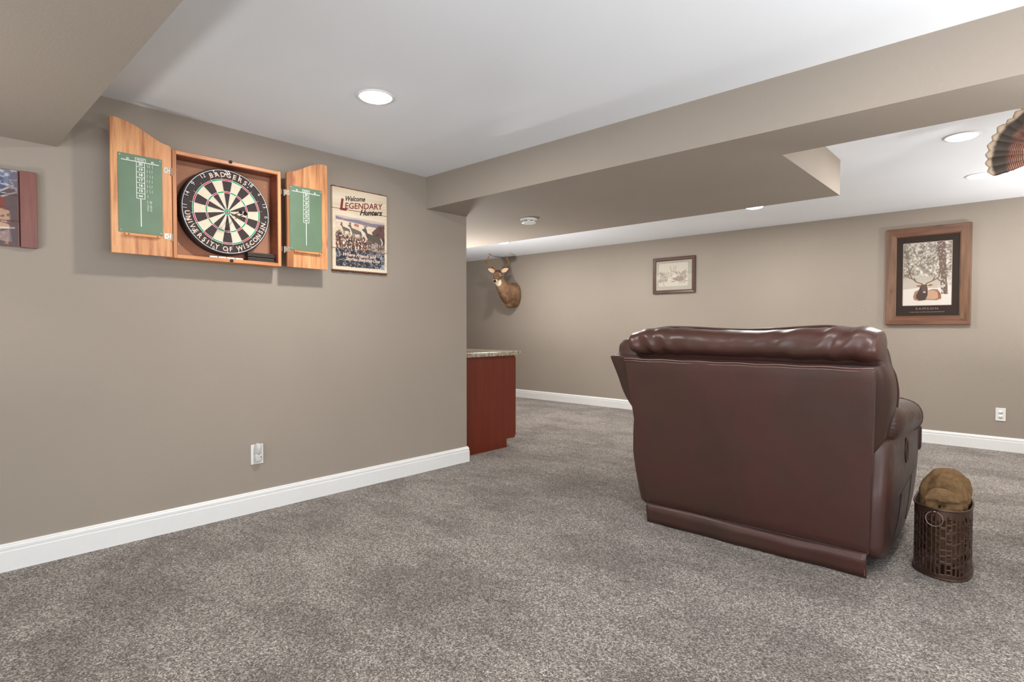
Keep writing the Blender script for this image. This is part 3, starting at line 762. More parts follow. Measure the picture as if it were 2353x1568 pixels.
link_mesh('segments', bm, ['sisal_black', 'sisal_cream', 'sisal_red', 'sisal_green'], db)
bm = BM()
for r in (.0064, .0159, .0990, .1070, .1620, .1700): tube(bm, [pol(r, 2*PI*j/72, DX+.0024) for j in range(72)], .0009 if r < .1 else .0010, 6, closed=True)
for sct in range(20):
    a = (sct+.5)*PI/10; tube(bm, [pol(.0159, a, DX+.0024), pol(.183, a, DX+.0024)], .0008, 5)
link_mesh('spider_wire', bm, 'wire', db, True)
bm = BM(); tube(bm, [pol(.2165, 2*PI*j/96, DX+.004) for j in range(96)], .0017, 6, closed=True)
for i, s in enumerate('20 1 18 4 13 6 10 15 2 17 3 19 7 16 8 11 14 9 12 5'.split()):
    a = i*PI/10
    V, F = text_mesh(s, .030, spacing=.95, offset=-.0006)
    vs = []
    for x, y in V:
        rr = .2035+y; aa = a+x/.2035; vs.append(bm.verts.new(pol(rr, aa, DX+.005)))
    for f in F:
        try: bm.faces.new([vs[j] for j in f])
        except ValueError: pass
link_mesh('number_ring', bm, 'wire', db)
def arc_text(s, r, a_mid, span, size, inward):
    bm = BM(); W = []
    adv = {'I': .5, ' ': .55, 'W': 1.3, 'M': 1.2, '.': .5}
    w = [adv.get(c, 1.0) for c in s]; tot = sum(w); x = 0
    for c, wi in zip(s, w):
        f = (x+wi/2)/tot; x += wi
        if c == ' ': continue
        a = a_mid-span/2+span*f if not inward else a_mid+span/2-span*f
        V, F = text_mesh(c, size, offset=.0008); vs = []
        for px, py in V:
            if not inward: rr, aa = r+py, a+px/r
            else: rr, aa = r-py, a-px/r
            vs.append(bm.verts.new(pol(rr, aa, DX+.0012)))
        for f_ in F:
            try: bm.faces.new([vs[j] for j in f_])
            except ValueError: pass
    return bm
R = math.radians
link_mesh('lettering', arc_text('BADGERS.', .1925, R(5), R(66), .034, False), 'pink_letter', db)
link_mesh('lettering', arc_text('UNIVERSITY OF WISCONSIN.', .1955, R(180), R(170), .033, True), 'pink_letter', db)
# ---- darts
def dart(y, z, label, tilt, loc0=None):
    r = thing('dart', label, 'dart', (DX+.001, y, z), 'darts in the board')
    def P(d, o=0): return (DX+.001+d, y+tilt[0]*d, z+tilt[1]*d)
    bm = BM(); tube(bm, [P(0), P(.03)], [.0006, .0014], 8); link_mesh('point', bm, 'chrome', r, True)
    bm = BM(); tube(bm, [P(.03), P(.034), P(.05), P(.076), P(.08)], [.0015, .0032, .0038, .0034, .0022], 10); link_mesh('barrel', bm, 'brass', r, True)
    bm = BM(); tube(bm, [P(.08), P(.115)], .002, 8); link_mesh('shaft', bm, 'dark', r, True)
    bm = BM(); p0, p1 = Vector(P(.105)), Vector(P(.142))
    for k_ in range(4):
        a = k_*PI/2+.5; dv = Vector((0, math.cos(a), math.sin(a)))
        q = [p0, p0+(p1-p0)*.35+dv*.010, p1+dv*.010, p1]
        n_ = dv.cross(Vector((1, 0, 0)))*.0004
        loft(bm, [[x_+n_ for x_ in q], [x_-n_ for x_ in q]])
    link_mesh('flight', bm, 'seam', r)
dart(1.196, 1.628, 'brown dart stuck in the board just right of the bullseye, the upper one', (.02, .05))
dart(1.209, 1.615, 'brown dart stuck in the board just right of the bullseye, the lower one', (.10, .12))
# ---- chalk and erasers on the cabinet's bottom rail
lab = ['leftmost of the four white chalk sticks on the bottom rail of the dart cabinet', 'second from left of the four white chalk sticks under the dart board',
       'third from left of the four white chalk sticks under the dart board', 'rightmost of the four white chalk sticks, nearest the black erasers']
bm = BM(); tube(bm, [(.092, 1.083, BZ0+t+.0052), (.092, 1.121, BZ0+t+.0052)], .0050, 10)
ch0 = thing('chalk_stick', lab[0], 'chalk', (.092, 1.10, BZ0+t), 'chalk sticks in the dart cabinet'); link_mesh('stick', bm, 'chalk', ch0, True)
for i in (1, 2, 3): dup(ch0, (0, .0425*i, 0), lab[i])
for i, (dz, lb) in enumerate(((0, 'black ridged chalk eraser lying on the cabinet bottom, under its twin'), (.026, 'black ridged chalk eraser on top of its twin at lower right of dart board'))):
    z0 = BZ0+t+.0005+dz
    er = thing('chalk_eraser', lb, 'eraser', (.05, 1.36, z0), 'chalk erasers in the dart cabinet')
    bm = BM(); box(bm, (.030, 1.283, z0), (.075, 1.431, z0+.016), .002, 1); link_mesh('felt', bm, 'dark', er)
    bm = BM()
    for k_ in range(3): tube(bm, [(.0755, 1.284, z0+.004+k_*.0042), (.0755, 1.430, z0+.004+k_*.0042)], .0015, 6)
    box(bm, (.032, 1.285, z0+.0161), (.073, 1.429, z0+.024), .002, 1); link_mesh('back', bm, 'slot', er, False)

# ================================================================== hunters sign
hs = thing('wooden_sign', 'pale three-plank wooden hunters sign with deer picture, right of the dart cabinet', 'sign', (0, 2.02, 1.66))
SY0, SY1 = 1.819, 2.219; XS0, XS1 = .004, .022
for z0, z1 in ((1.785, 1.916), (1.5375, 1.7825), (1.403, 1.5352)):
    bm = BM(); box(bm, (XS0, SY0, z0), (XS1, SY1, z1), .0015, 1); link_mesh('plank', bm, 'cream', hs)
bm = BM(); box(bm, (.001, SY0+.002, 1.41), (XS0, SY1-.002, 1.91)); link_mesh('backing', bm, 'edge_wood', hs)
for z0, up in ((1.9163, 1), (1.4027, -1)):
    bm = BM(); rings = []
    for i in range(41):
        f = i/40; y = SY0+(SY1-SY0)*f; d = .007+.004*mnoise.noise(Vector((f*14, up, 0)))+.002*mnoise.noise(Vector((f*50, up, 3)))
        if up < 0: d *= 1.5
        rings.append([(XS0, y, z0), (XS1, y, z0), (XS1-.003, y, z0+up*d*.7), (XS1-.010, y, z0+up*d), (XS0, y, z0+up*d*.8)])
    loft(bm, rings); bmesh.ops.recalc_face_normals(bm, faces=bm.faces); link_mesh('bark_edge', bm, 'bark', hs, True)
A = Art(230, 200, (222, 205, 185), 5)
sky = A.noise(4, 2, 1); 
A.poly([(0, .0), (1, .02), (1, .30), (0, .12)], (196, 180, 168))
A.poly([(0, .02), (.2, .05), (.45, .04), (.7, .07), (1, .055), (1, .16), (.6, .13), (.3, .10), (0, .08)], (128, 120, 136))
A.poly([(0, .08), (.3, .10), (.6, .13), (1, .16), (1, .5), (0, .5)], (222, 202, 180))
A.blend(np.clip((A.noise(6, 14, 3)-.5)*4, 0, 1)*(A.Y > .14)*(A.Y < .45)*.5, (196, 172, 146))
A.poly([(.37, .12), (.46, .13), (.46, .18), (.37, .17)], (176, 112, 96)); A.poly([(.12, .06), (.18, .055), (.17, .09), (.12, .085)], (176, 132, 112))
n1 = A.noise(30, 24, 7, 3); n2 = A.noise(12, 10, 9, 3); n3 = A.noise(50, 40, 17, 2)
bush = np.clip((A.Y-(.30+.10*(n2-.5)*2+.12*A.X))*14, 0, 1)
cols = np.where(n1[..., None] > .52, np.array((150, 108, 82)), np.array((74, 54, 46)))
A.a = A.a*(1-bush[..., None])+cols*bush[..., None]
A.blend(bush*np.clip((n3-.60)*12, 0, 1), (226, 214, 206))
A.poly([(.72, .25), (.86, .10), (1, .08), (1, .48), (.9, .5), (.78, .42)], (104, 74, 66)); A.blend(((A.X > .72) & (A.Y > .1) & (A.Y < .48) & (A.X > .95-.5*A.Y))*np.clip((n1-.5)*8, 0, 1)*.7, (66, 50, 52))
dk = np.clip((A.Y-(.62+.06*(n2-.5)))*18, 0, 1); A.blend(dk*.9, (40, 42, 46)); A.blend(dk*np.clip((n2-.45)*6, 0, 1)*np.clip((A.X-.35)*2, 0, 1)*.9, (150, 152, 166)); A.blend(dk*np.clip((n3-.60)*10, 0, 1)*.6, (206, 208, 222))
A.poly([(.62, .52), (.80, .46), (.97, .5), (.98, .66), (.78, .64), (.6, .6)], (224, 216, 214), .55); A.blend(((A.X > .58) & (A.Y > .46) & (A.Y < .68))*np.clip((n3-.5)*7, 0, 1), (112, 90, 80))
DC = (92, 84, 74); DD = (62, 54, 50); LW = (226, 218, 212)
def deer(x, y, s, c, antler=False, flip=1, legs=True):
    f = lambda pts: [(x+a*s*flip, y+b*s) for a, b in pts]
    A.poly(f([(-.02, -.16), (.02, -.17), (.05, -.10), (.07, -.02), (.16, .0), (.34, .05), (.46, .09), (.50, .17), (.47, .26), (.42, .25), (.38, .21), (.24, .22), (.12, .20), (.05, .12), (.0, -.02), (-.08, -.08), (-.09, -.12), (-.04, -.13)]), c)
    if legs:
        for a, b in ((.10, .16), (.16, .18), (.40, .2), (.46, .2)): A.line(f([(a, b), (a+.01, b+.12), (a, b+.24)]), .022*s*1.6, c)
    A.line(f([(.47, .10), (.52, .2), (.50, .28)]), .02, LW, .9); A.line(f([(-.0, -.16), (.03, -.22)]), .018, c); A.line(f([(.0, -.16), (-.03, -.22)]), .018, c)
    if antler:
        for sg in (-1, 1):
            A.line(f([(0, -.16), (.06*sg+.02, -.24), (.12*sg, -.34)]), .012, (150, 128, 112)); A.line(f([(.06*sg+.02, -.24), (.02*sg+.02, -.34)]), .010, (150, 128, 112)); A.line(f([(.09*sg, -.28), (.16*sg, -.30)]), .010, (150, 128, 112))
deer(.585, .29, .68, (88, 80, 70), True); deer(.29, .225, .48, (106, 96, 84)); deer(.13, .215, .34, (106, 94, 82), flip=1)
# ragged edge
ed = np.minimum(np.minimum(A.X, 1-A.X)*1.0, np.minimum(A.Y*9, 1-A.Y))*1.0
mask = (ed > .010+.018*A.noise(26, 24, 30, 2))
py0, py1, pz0, pz1 = 1.832, 2.204, 1.420, 1.742
A.build('picture', lambda u, v: (XS1+.0012, py0+(py1-py0)*u, pz1-(pz1-pz0)*v), hs, 'paint_matte', mask=mask)
bm = BM()
for z in (1.5364, 1.7838):
    bm = BM(); strip(bm, [(SY0, z), (SY1, z)], .0016, lambda x, y: (XS1+.0016, x, y)); link_mesh('plank_gap', bm, 'bark', hs)
XT = XS1+.0006
def sgn(name, s, size, y, z, shear, m, sy=1.0, sx=1.0, off=.0006, X=XT, rot=0):
    bm = BM(); put_text(bm, s, size, lambda a, b: (X, y+a*sx-b*math.sin(rot), z+b*sy+a*sx*math.tan(rot)), shear=shear, offset=off); link_mesh(name, bm, m, hs)
sgn('lettering', 'Welcome', .044, 1.974, 1.859, .5, 'ink', 1.0, .84, .0011, rot=.13)
sgn('lettering', 'EGENDARY', .060, 2.040, 1.822, .2, 'ink_red', .86, .90, .0008, rot=.13)
sgn('lettering', 'L', .098, 1.890, 1.808, .15, 'ink_red', 1.0, 1.0, .0034)
sgn('lettering', 'Hunters', .052, 2.090, 1.787, .5, 'ink', .95, .96, .0015, X=XS1+.0018, rot=.12)
sgn('lettering', 'Where Friends and', .0300, 2.003, 1.501, .45, 'pink_letter', 1.0, 1.04, .0009, X=XS1+.002)
sgn('lettering', 'Stories Become One', .0300, 2.030, 1.475, .45, 'pink_letter', 1.0, 1.0, .0009, X=XS1+.002)

# ================================================================== sign at the left edge
ls = thing('wall_art', 'dark red plank wall art with wildlife scene at the left edge of the photo', 'wall art', (0, .1, 1.54))
for i in range(3):
    z0, z1 = 1.384+i*.1085, 1.384+(i+1)*.1085-.002
    bm = BM(); box(bm, (.003, -.28, z0), (.016, .352, z1), .001, 1); link_mesh('plank', bm, 'red_wood', ls)
for y0 in (.352+.003, -.28-.063):
    bm = BM(); box(bm, (.003, y0, 1.382), (.022, y0+.057, 1.709), .0015, 1); link_mesh('side_board', bm, 'red_wood', ls)
bm = BM(); box(bm, (0, -.26, 1.40), (.003, .34, 1.69)); link_mesh('backing', bm, 'dark', ls)
A = Art(320, 170, (88, 68, 66), 8)
nz = A.noise(20, 10, 3); 
A.blend(np.clip((nz-.45)*5, 0, 1)*.6, (66, 66, 70)); A.poly([(.0, 0), (1, 0), (1, .2), (.80, .30), (0, .35)], (104, 110, 132)); A.ell(.80, .20, .14, .22, (70, 76, 104), .9)
n2 = A.noise(40, 30, 5, 2); A.blend((A.Y < .32)*np.clip((n2-.52)*9, 0, 1)*.9, (176, 174, 180))
for a, b in (((.72, .55), (.98, .20)), ((.80, .48), (1.0, .28)), ((.5, .6), (.85, .3))): A.line([a, b], .010, (196, 190, 186), .8)
A.ell(.40, .55, .17, .30, (104, 64, 44)); A.ell(.40, .30, .08, .12, (92, 58, 40))
A.ell(.91, .47, .030, .11, (120, 52, 42)); A.poly([(.80, .55), (.88, .50), (.96, .54), (.965, .70), (.80, .68)], (168, 134, 110)); A.blend(((A.X > .78) & (A.Y > .48) & (A.Y < .72))*np.clip((n2-.48)*8, 0, 1)*.7, (84, 54, 44))
A.ell(.88, .74, .08, .045, (180, 144, 118)); A.poly([(.86, .86), (.96, .78), (.97, .95), (.88, .93)], (150, 126, 124), .8); A.line([(.80, .84), (.88, .78), (.98, .76)], .012, (206, 190, 184))
A.blend(((A.Y > .76) & (A.X < .95))*np.clip((n2-.50)*7, 0, 1)*.6, (176, 140, 120)); A.blend((A.X > .955)*(np.abs(A.Y-.52) < .5)*.4, (84, 62, 68))
A.build('picture', lambda u, v: (.0166, -.275+.622*u, 1.706-.320*v), ls, 'paint')
bm = BM()
for z in (1.4915, 1.600):
    bm = BM(); strip(bm, [(-.28, z), (.352, z)], .002, lambda x, y: (.0172, x, y)); link_mesh('plank_gap', bm, 'ink', ls)

# ================================================================== framed pictures on far wall
def mitre_frame(root, x0, x1, z0, z1, w, yb, th, mh, mv, prof=None):
    prof = prof or [(0, 0), (0, -th), (.006, -th-.003), (w-.01, -th+.002), (w, -th+.010), (w, 0)]
    def ring(cx, cz, sx, sz): return [(cx+sx*o, yb+d, cz+sz*o) for o, d in prof]
    for a, b, m in (((x0, z1, 1, -1), (x1, z1, -1, -1), mh), ((x0, z0, 1, 1), (x1, z0, -1, 1), mh), ((x0, z0, 1, 1), (x0, z1, 1, -1), mv), ((x1, z0, -1, 1), (x1, z1, -1, -1), mv)):
        bm = BM(); loft(bm, [ring(*a), ring(*b)]); bmesh.ops.recalc_face_normals(bm, faces=bm.faces); link_mesh('frame_rail' if m == mh and a[1] == b[1] else 'frame_stile', bm, m, root)
ek = thing('framed_poster', 'large rustic wood framed elk poster with black mat on the far wall', 'picture', (2.515, Y5, 1.06))
ex0, ex1, ez0, ez1 = 2.209, 2.830, 1.066, 1.948
mitre_frame(ek, ex0, ex1, ez0, ez1, .082, Y5-.001, .032, 'frame_h', 'frame_v')
YM = Y5-.020
bm = BM(); box(bm, (ex0+.06, YM, ez0+.06), (ex1-.06, YM+.006, ez1-.06)); link_mesh('mat_board', bm, 'mat_black', ek)
A = Art(190, 300, (176, 166, 152), 3)
n1 = A.noise(9, 14, 2, 4); n2 = A.noise(34, 46, 5, 3); n3 = A.noise(5, 6, 8, 3)
top = np.clip((.62-A.Y)*8, 0, 1)
A.blend(top, (150, 140, 126)); A.blend(top*np.clip((n1-.50)*4, 0, 1), (204, 198, 186)); A.blend(top*np.clip((.47-n1)*5, 0, 1)*.8, (104, 96, 86)); A.blend(top*np.clip((n2-.54)*6, 0, 1)*.6, (222, 216, 206)); A.blend(top*np.clip((.44-n2)*6, 0, 1)*.7, (84, 76, 68))
A.blend(((A.Y > .55) & (A.Y < .72))*.55, (178, 166, 152)); A.poly([(0, .74), (.3, .72), (.7, .73), (1, .70), (1, 1), (0, 1)], (206, 198, 188))
A.poly([(.70, 0), (.86, 0), (.90, .55), (.93, .83), (.80, .83), (.76, .5)], (98, 78, 66)); A.blend(((A.X > .70) & (A.X < .93) & (A.Y < .8))*np.clip((n2-.60)*9, 0, 1)*.7, (206, 196, 186))
A.blend(((A.X > .80) & (A.Y > .60) & (A.Y < .84))*np.clip((n2-.50)*6, 0, 1)*.8, (206, 200, 194))
AC = (104, 84, 68)
for pts in ([(.43, .685), (.40, .655), (.30, .63), (.20, .57), (.13, .48), (.12, .40)], [(.20, .57), (.13, .55), (.10, .50)], [(.15, .51), (.16, .42), (.20, .38)], [(.47, .685), (.50, .65), (.60, .62), (.70, .585), (.745, .55), (.78, .42), (.76, .33)], [(.72, .58), (.76, .62)], [(.755, .50), (.82, .44)], [(.27, .62), (.24, .56)], [(.62, .61), (.66, .56)]): A.line(pts, .024, AC)
A.poly([(.22, .86), (.25, .78), (.36, .74), (.50, .77), (.62, .745), (.72, .75), (.79, .82), (.80, .90), (.70, .925), (.50, .915), (.35, .93), (.24, .91)], (146, 110, 86))
A.poly([(.52, .77), (.64, .765), (.72, .80), (.74, .88), (.66, .91), (.50, .90)], (180, 142, 114)); A.poly([(.70, .75), (.78, .82), (.79, .89), (.74, .9), (.73, .80)], (136, 82, 58))
A.poly([(.28, .84), (.34, .76), (.38, .67), (.50, .67), (.52, .74), (.52, .84), (.47, .915), (.36, .92), (.29, .89)], (62, 44, 38))
A.poly([(.27, .685), (.34, .67), (.40, .695), (.33, .705)], (132, 88, 66)); A.poly([(.50, .685), (.58, .665), (.64, .68), (.56, .70)], (132, 88, 66)); A.poly([(.39, .68), (.50, .68), (.50, .76), (.455, .80), (.41, .78)], (92, 62, 50)); A.ell(.455, .79, .03, .012, (186, 168, 156))
A.line([(.60, .22), (.75, .12)], .02, (88, 78, 70), .7); A.line([(.55, .35), (.78, .27)], .014, (88, 78, 70), .6); A.line([(.10, .22), (.24, .12)], .02, (110, 100, 90), .6)
A.build('picture', lambda u, v: (2.341+.355*u, YM-.001, 1.808-.567*v), ek, 'paint')
bm = BM()
for a, b in (((2.341, 1.808), (2.696, 1.808)), ((2.341, 1.241), (2.696, 1.241)), ((2.341, 1.808), (2.341, 1.241)), ((2.696, 1.808), (2.696, 1.241))): strip(bm, [a, b], .004, lambda x, y: (x, YM-.0015, y))
put_text(bm, 'SAMSON', .030, lambda x, y: (2.522+x*1.15, YM-.0012, 1.2105+y*.85), spacing=1.35, offset=-.0002)
x = 2.395
random.seed(8)
while x < 2.645:
    w = random.uniform(.006, .02)
    if not (2.447 < x < 2.462): strip(bm, [(x, 1.1815), (x+w, 1.1815)], .0032, lambda a, b: (a, YM-.0012, b))
    x += w+.004
link_mesh('print', bm, 'stitch', ek)
sm = thing('framed_drawing', 'small dark-framed wildlife sketch with grey mat on the far wall', 'picture', (.07, Y5, 1.45))
sx0, sx1, sz0, sz1 = -.199, .338, 1.452, 1.882
mitre_frame(sm, sx0, sx1, sz0, sz1, .042, Y5-.001, .022, 'frame_dark', 'frame_dark')
YN = Y5-.014
bm = BM(); box(bm, (sx0+.03, YN, sz0+.03), (sx1-.03, YN+.004, sz1-.03)); link_mesh('mat_board', bm, 'mat_grey', sm)
A = Art(110, 90, (208, 199, 183), 3); GR = (150, 138, 124); nn = A.noise(20, 16, 4, 3)
A.poly([(.06, .32), (.18, .42), (.30, .50), (.36, .60), (.30, .72), (.10, .80), (.03, .76)], (176, 164, 150)); A.poly([(.94, .30), (.82, .40), (.72, .52), (.60, .62), (.50, .70), (.60, .78), (.80, .82), (.92, .70)], (170, 156, 142))
A.blend((np.abs(A.Y-.60) < .22)*np.clip((nn-.55)*8, 0, 1)*.55, (120, 108, 98)); A.poly([(.46, .66), (.58, .62), (.84, .60), (.86, .76), (.70, .78), (.52, .74)], (138, 122, 112), .8)
for pts in ([(.40, .12), (.44, .36), (.50, .36), (.53, .14)], [(.60, .12), (.57, .38), (.48, .36)], [(.26, .42), (.34, .52), (.40, .62), (.48, .70)], [(.42, .40), (.42, .50), (.50, .64), (.60, .66), (.66, .54), (.66, .42)], [(.04, .80), (.14, .78), (.20, .98)], [(.12, .74), (.32, .72), (.20, .78)], [(.70, .88), (.84, .84), (.97, .78)], [(.97, .6), (.90, .70), (.87, .9)], [(.60, .54), (.63, .40)], [(.30, .36), (.36, .48)]): A.line(pts, .018, GR, .85)
A.ell(.47, .80, .018, .02, (70, 62, 58)); A.ell(.52, .80, .018, .02, (70, 62, 58))
mk = ~(((A.X < .02) | (A.X > .98)) & ((A.Y < .03) | (A.Y > .97)))
A.build('picture', lambda u, v: (-.125+.375*u, YN-.001, 1.812-.275*v), sm, 'paint', mask=mk)
bm = BM(); box(bm, (sx0+.038, YN-.0032, sz0+.038), (sx1-.038, YN-.0028, sz1-.038)); link_mesh('glass', bm, 'glass', sm)
# two small picture nails left in the far wall
for x, z, lb in ((2.13, 1.915, 'tiny nail in the far wall left of the elk poster, near the ceiling'), (2.03, 1.20, 'tiny nail in the far wall lower left of the elk poster'), (-2.86, 1.66, 'tiny nail in the far wall left of the deer head')):
    bm = BM(); lathe(bm, [(.004, 0), (.0045, -.006), (.001, -.008)], (x, Y5, z), 'y', 10); tag(link_mesh('nail', bm, 'screw', None, True), lb, 'nail')

# ================================================================== deer head
DO = Vector((-2.50, Y5, 1.53))                          # centre of the mount on the wall
dr = thing('deer_head', 'mounted antlered deer head on the far wall near the bar', 'mounted deer', tuple(DO))
def dp(a, p, z): return DO+Vector((a, -p, z))           # a along wall, p out from wall, z up
bm = BM()
def ell_ring(c, d, rw, rh, n=24, e=2.2):
    x, y = frame_axes(Vector(d)); out = []
    for j in range(n):
        t_ = 2*PI*j/n; cc, ss = math.cos(t_), math.sin(t_)
        out.append(c+x*rw*math.copysign(abs(cc)**(2/e), cc)+y*rh*math.copysign(abs(ss)**(2/e), ss))
    return out
body = [((0, .004, 0), (0, -1, 0), .125, .182), ((.0, .06, -.004), (0, -1, .02), .135, .188), ((.003, .12, .002), (0, -1, .12), .130, .175), ((.006, .19, .032), (0, -1, .45), .108, .145),
        ((.01, .26, .085), (0, -1, .7), .087, .115), ((.015, .325, .145), (0, -1, .9), .072, .094), ((.02, .37, .20), (0, -1, 1.0), .064, .082), ((.022, .40, .25), (0, -1, 1), .058, .072)]
loft(bm, [ell_ring(dp(*c), d, w, h) for c, d, w, h in body])
HF = Vector((.52, -.80, -.30)).normalized()             # the way the muzzle points
HC = dp(.03, .40, .275)                                 # back of skull
HX, HY = frame_axes(HF)
def hp(f, s, u): return HC+HF*f+HX*s+HY*u               # forward, side, up in the head's own frame
head = [(-.045, 0, .012, .040, .042), (-.01, 0, .014, .056, .060), (.03, 0, .012, .062, .066), (.075, 0, .006, .061, .063), (.115, 0, -.006, .051, .052), (.155, 0, -.018, .038, .041), (.195, 0, -.027, .031, .034), (.235, 0, -.033, .029, .030), (.262, 0, -.036, .025, .024), (.276, 0, -.034, .019, .016), (.280, 0, -.034, .010, .008)]
loft(bm, [[hp(f, 0, u)+HX*w*math.cos(2*PI*j/24)+HY*h*math.sin(2*PI*j/24) for j in range(24)] for f, _, u, w, h in head])
# brisket lump at the bottom of the mount
bmesh.ops.create_icosphere(bm, subdivisions=3, radius=1, matrix=Matrix.Translation(dp(.0, .10, -.135)) @ Matrix.Diagonal((.075, .09, .065, 1)))
k = N('deer_hide'); tc = k.n('ShaderNodeTexCoord'); P_ = tc.outputs['Object']; fur = k.noise(k.coord((1, 1, .4)), 70, 3, .6); bigf = k.noise(k.coord(), 7, 3, .5)
c = k.ramp(k.math('ADD', k.math('MULTIPLY', fur, .35), k.math('MULTIPLY', bigf, .65)), [(.36, rgb(92, 66, 48)), (.5, rgb(124, 94, 70)), (.64, rgb(146, 116, 90))])
def near(pt, r0, r1, color, base, sc=(1, 1, 1)):
    sub = k.n('ShaderNodeVectorMath', operation='SUBTRACT'); k.l(P_, sub.inputs[0]); sub.inputs[1].default_value = tuple(Vector(pt)-DO)
    ml = k.n('ShaderNodeVectorMath', operation='MULTIPLY'); k.l(sub.outputs[0], ml.inputs[0]); ml.inputs[1].default_value = sc
    ln = k.n('ShaderNodeVectorMath', operation='LENGTH'); k.l(ml.outputs[0], ln.inputs[0])
    f = k.ramp(ln.outputs['Value'], [(r0, (1, 1, 1, 1)), (r1, (0, 0, 0, 1))]); return k.mix(f, base, color)
c = near(hp(.02, 0, .05), .05, .085, rgb(84, 54, 38), c)
c = near(dp(.045, .425, .165), .045, .062, rgb(222, 208, 184), c)
for s_ in (-1, 1):
    c = near(hp(.085, s_*.058, .024), .019, .024, rgb(226, 206, 180), c)
c = near(hp(.236, 0, -.046), .037, .043, rgb(224, 214, 198), c)
c = near(hp(.228, 0, -.012), .020, .028, rgb(84, 60, 46), c)
c = near(hp(.276, 0, -.026), .021, .025, rgb(26, 20, 18), c)
k.col(c).set(.85, 0, .2); k.bump(fur, .3, .004); M['hide'] = k.m
link_mesh('body', bm, 'hide', dr, True, mods=[('REMESH', dict(mode='VOXEL', voxel_size=.0055, use_smooth_shade=True)), ('SMOOTH', dict(factor=.7, iterations=9))])
M['eye'] = simple('glass_eye', rgb(16, 12, 10), .08)
M['ear_in'] = simple('ear_lining', rgb(206, 178, 150), .9, var=.15, scale=60); M['ear_out'] = simple('ear_back', rgb(78, 52, 38), .9)
for s_ in (-1, 1):
    bm = BM(); bmesh.ops.create_uvsphere(bm, u_segments=16, v_segments=10, radius=.0135, matrix=Matrix.Translation(hp(.084, s_*.0475, .022))); link_mesh('eye', bm, 'eye', dr, True)
    # ear: cupped leaf
    bse = hp(-.012, s_*.045, .045); L_ = .125; tip = (HX*s_*1.0+HY*.42-HF*.15).normalized(); wv = (HY*1.0-HX*s_*.42).normalized(); nrm = tip.cross(wv).normalized()
    if nrm.dot(HF) < 0: nrm = -nrm
    for nm_, off, m_, wid in (('ear', 0, 'ear_out', 1.0), ('ear_lining', .004, 'ear_in', .76)):
        bm = BM(); rings = []
        for i in range(11):
            f = i/10; w = .036*wid*math.sin(PI*(f*.92+.08))**.7+.003; cen = bse+tip*(L_*f*(1 if wid == 1 else .92))
            rings.append([cen+wv*w*math.cos(PI*j/8)+nrm*(off-.020*math.sin(PI*j/8)*(w/.036)+.004*(1-f)) for j in range(9)])
        loft(bm, rings, closed=False)
        if nm_ == 'ear': er_ = link_mesh(nm_, bm, m_, dr, True, mods=[('SOLIDIFY', dict(thickness=.005, offset=-1))])
        else: link_mesh(nm_, bm, m_, er_, True, mods=[('SOLIDIFY', dict(thickness=.002, offset=0))])
    # antler: main beam and tines
    bm = BM(); b0 = hp(-.005, s_*.028, .058)
    up, sd_, fw = Vector((0, 0, 1)), HX*s_, HF
    def ap(o, s__, u): return b0+sd_*o+fw*s__+up*u
    beam = smoothpath([ap(0, 0, 0), ap(.045, -.03, .035), ap(.10, -.03, .075), ap(.135, .02, .115), ap(.130, .08, .165), ap(.105, .12, .205)], 5)
    tube(bm, beam, [.0125-.0085*i/(len(beam)-1) for i in range(len(beam))], 10)
    for st, vec in ((6, (-.015, .03, .085)), (12, (-.015, .02, .125)), (17, (-.05, .02, .10))):
        p = beam[st]; q_ = p+sd_*vec[0]+fw*vec[1]+up*vec[2]; md_ = (p+q_)/2+sd_*.006
        tube(bm, [p, md_, q_], [.0075, .0055, .0018], 8)
    an = link_mesh('antler', bm, 'antler', dr, True)

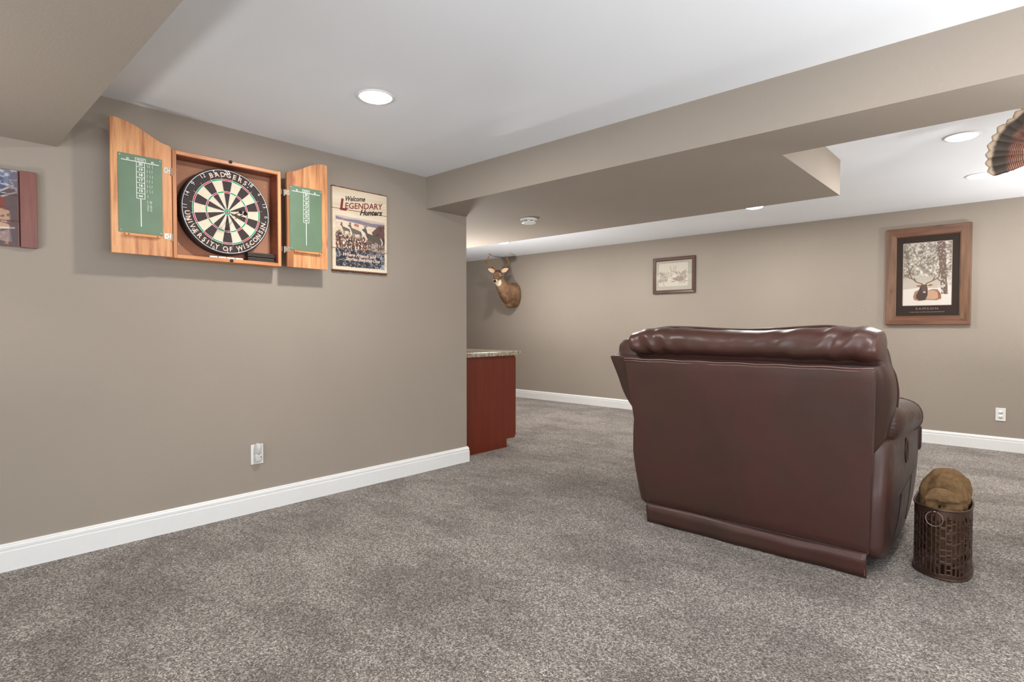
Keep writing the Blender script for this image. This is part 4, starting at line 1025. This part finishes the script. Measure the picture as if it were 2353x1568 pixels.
# ================================================================== turkey tail fan
tf = thing('turkey_tail_fan', 'mounted brown barred turkey tail feather fan at the right edge', 'feather fan', (3.285, 3.50, 1.83))
k = N('turkey_feather'); tc = k.n('ShaderNodeTexCoord'); sub = k.n('ShaderNodeVectorMath', operation='LENGTH'); k.l(tc.outputs['Object'], sub.inputs[0]); r_ = sub.outputs['Value']
bars = k.n('ShaderNodeMath', operation='SINE'); k.l(k.math('ADD', k.math('MULTIPLY', r_, 900.0), k.math('MULTIPLY', k.noise(k.coord(), 35, 2), 7.0)), bars.inputs[0])
bc = k.ramp(bars.outputs[0], [(.35, rgb(92, 52, 38)), (.75, rgb(196, 140, 108))])
nz = k.noise(k.coord(), 14, 3)
c = k.mix(k.ramp(nz, [(.42, (0, 0, 0, 1)), (.60, (1, 1, 1, 1))]), bc, rgb(92, 52, 40))
rr_ = k.math('ADD', r_, k.math('MULTIPLY', k.math('SUBTRACT', nz, .5), .045))
fd = k.ramp(rr_, [(.165, (0, 0, 0, 1)), (.185, (1, 1, 1, 1))]); c = k.mix(fd, c, rgb(58, 46, 34))
fd = k.ramp(rr_, [(.221, (0, 0, 0, 1)), (.232, (1, 1, 1, 1))]); c = k.mix(fd, c, rgb(200, 176, 150)); k.col(c).set(.55); M['feather'] = k.m
fc = Vector((3.285, 3.50, 1.83)); random.seed(5)
for i in range(22):
    a = R(194-i*9.7); L_ = .246+random.uniform(-.006, .006)
    d = Vector((math.cos(a), 0, math.sin(a))); s_ = Vector((-math.sin(a), 0, math.cos(a))); bm = BM(); rings = []
    for q_ in range(26):
        f = q_/25; w = .004+.024*math.sin(min(f*1.15, 1)*PI/2)**1.2
        if f > .86: w *= math.sqrt(max(0.02, 1-((f-.86)/.14)**2))
        w *= 1+.16*mnoise.noise(Vector((f*34, i*3.1, 0)))*(1 if f > .5 else .3)
        cen = fc+d*(L_*(f*.97+.03))+Vector((0, -.002-.0022*(i % 2)-.03*f*f+.0006*i, 0))
        rings.append([cen-s_*w+Vector((0, .004, 0)), cen-s_*w*.5, cen+Vector((0, -.0025, 0)), cen+s_*w*.5, cen+s_*w+Vector((0, .004, 0))])
    loft(bm, rings, closed=False); link_mesh('feather', bm, 'feather', tf, True, mods=[('SOLIDIFY', dict(thickness=.0008, offset=0))])
bm = BM(); lathe(bm, [(.062, .03), (.066, .026), (.066, .012), (.058, .004), (.001, .002)], (3.31, 3.50, 1.825), 'y', 32); link_mesh('plaque', bm, 'frame_dark', tf, True)

print('scene built')
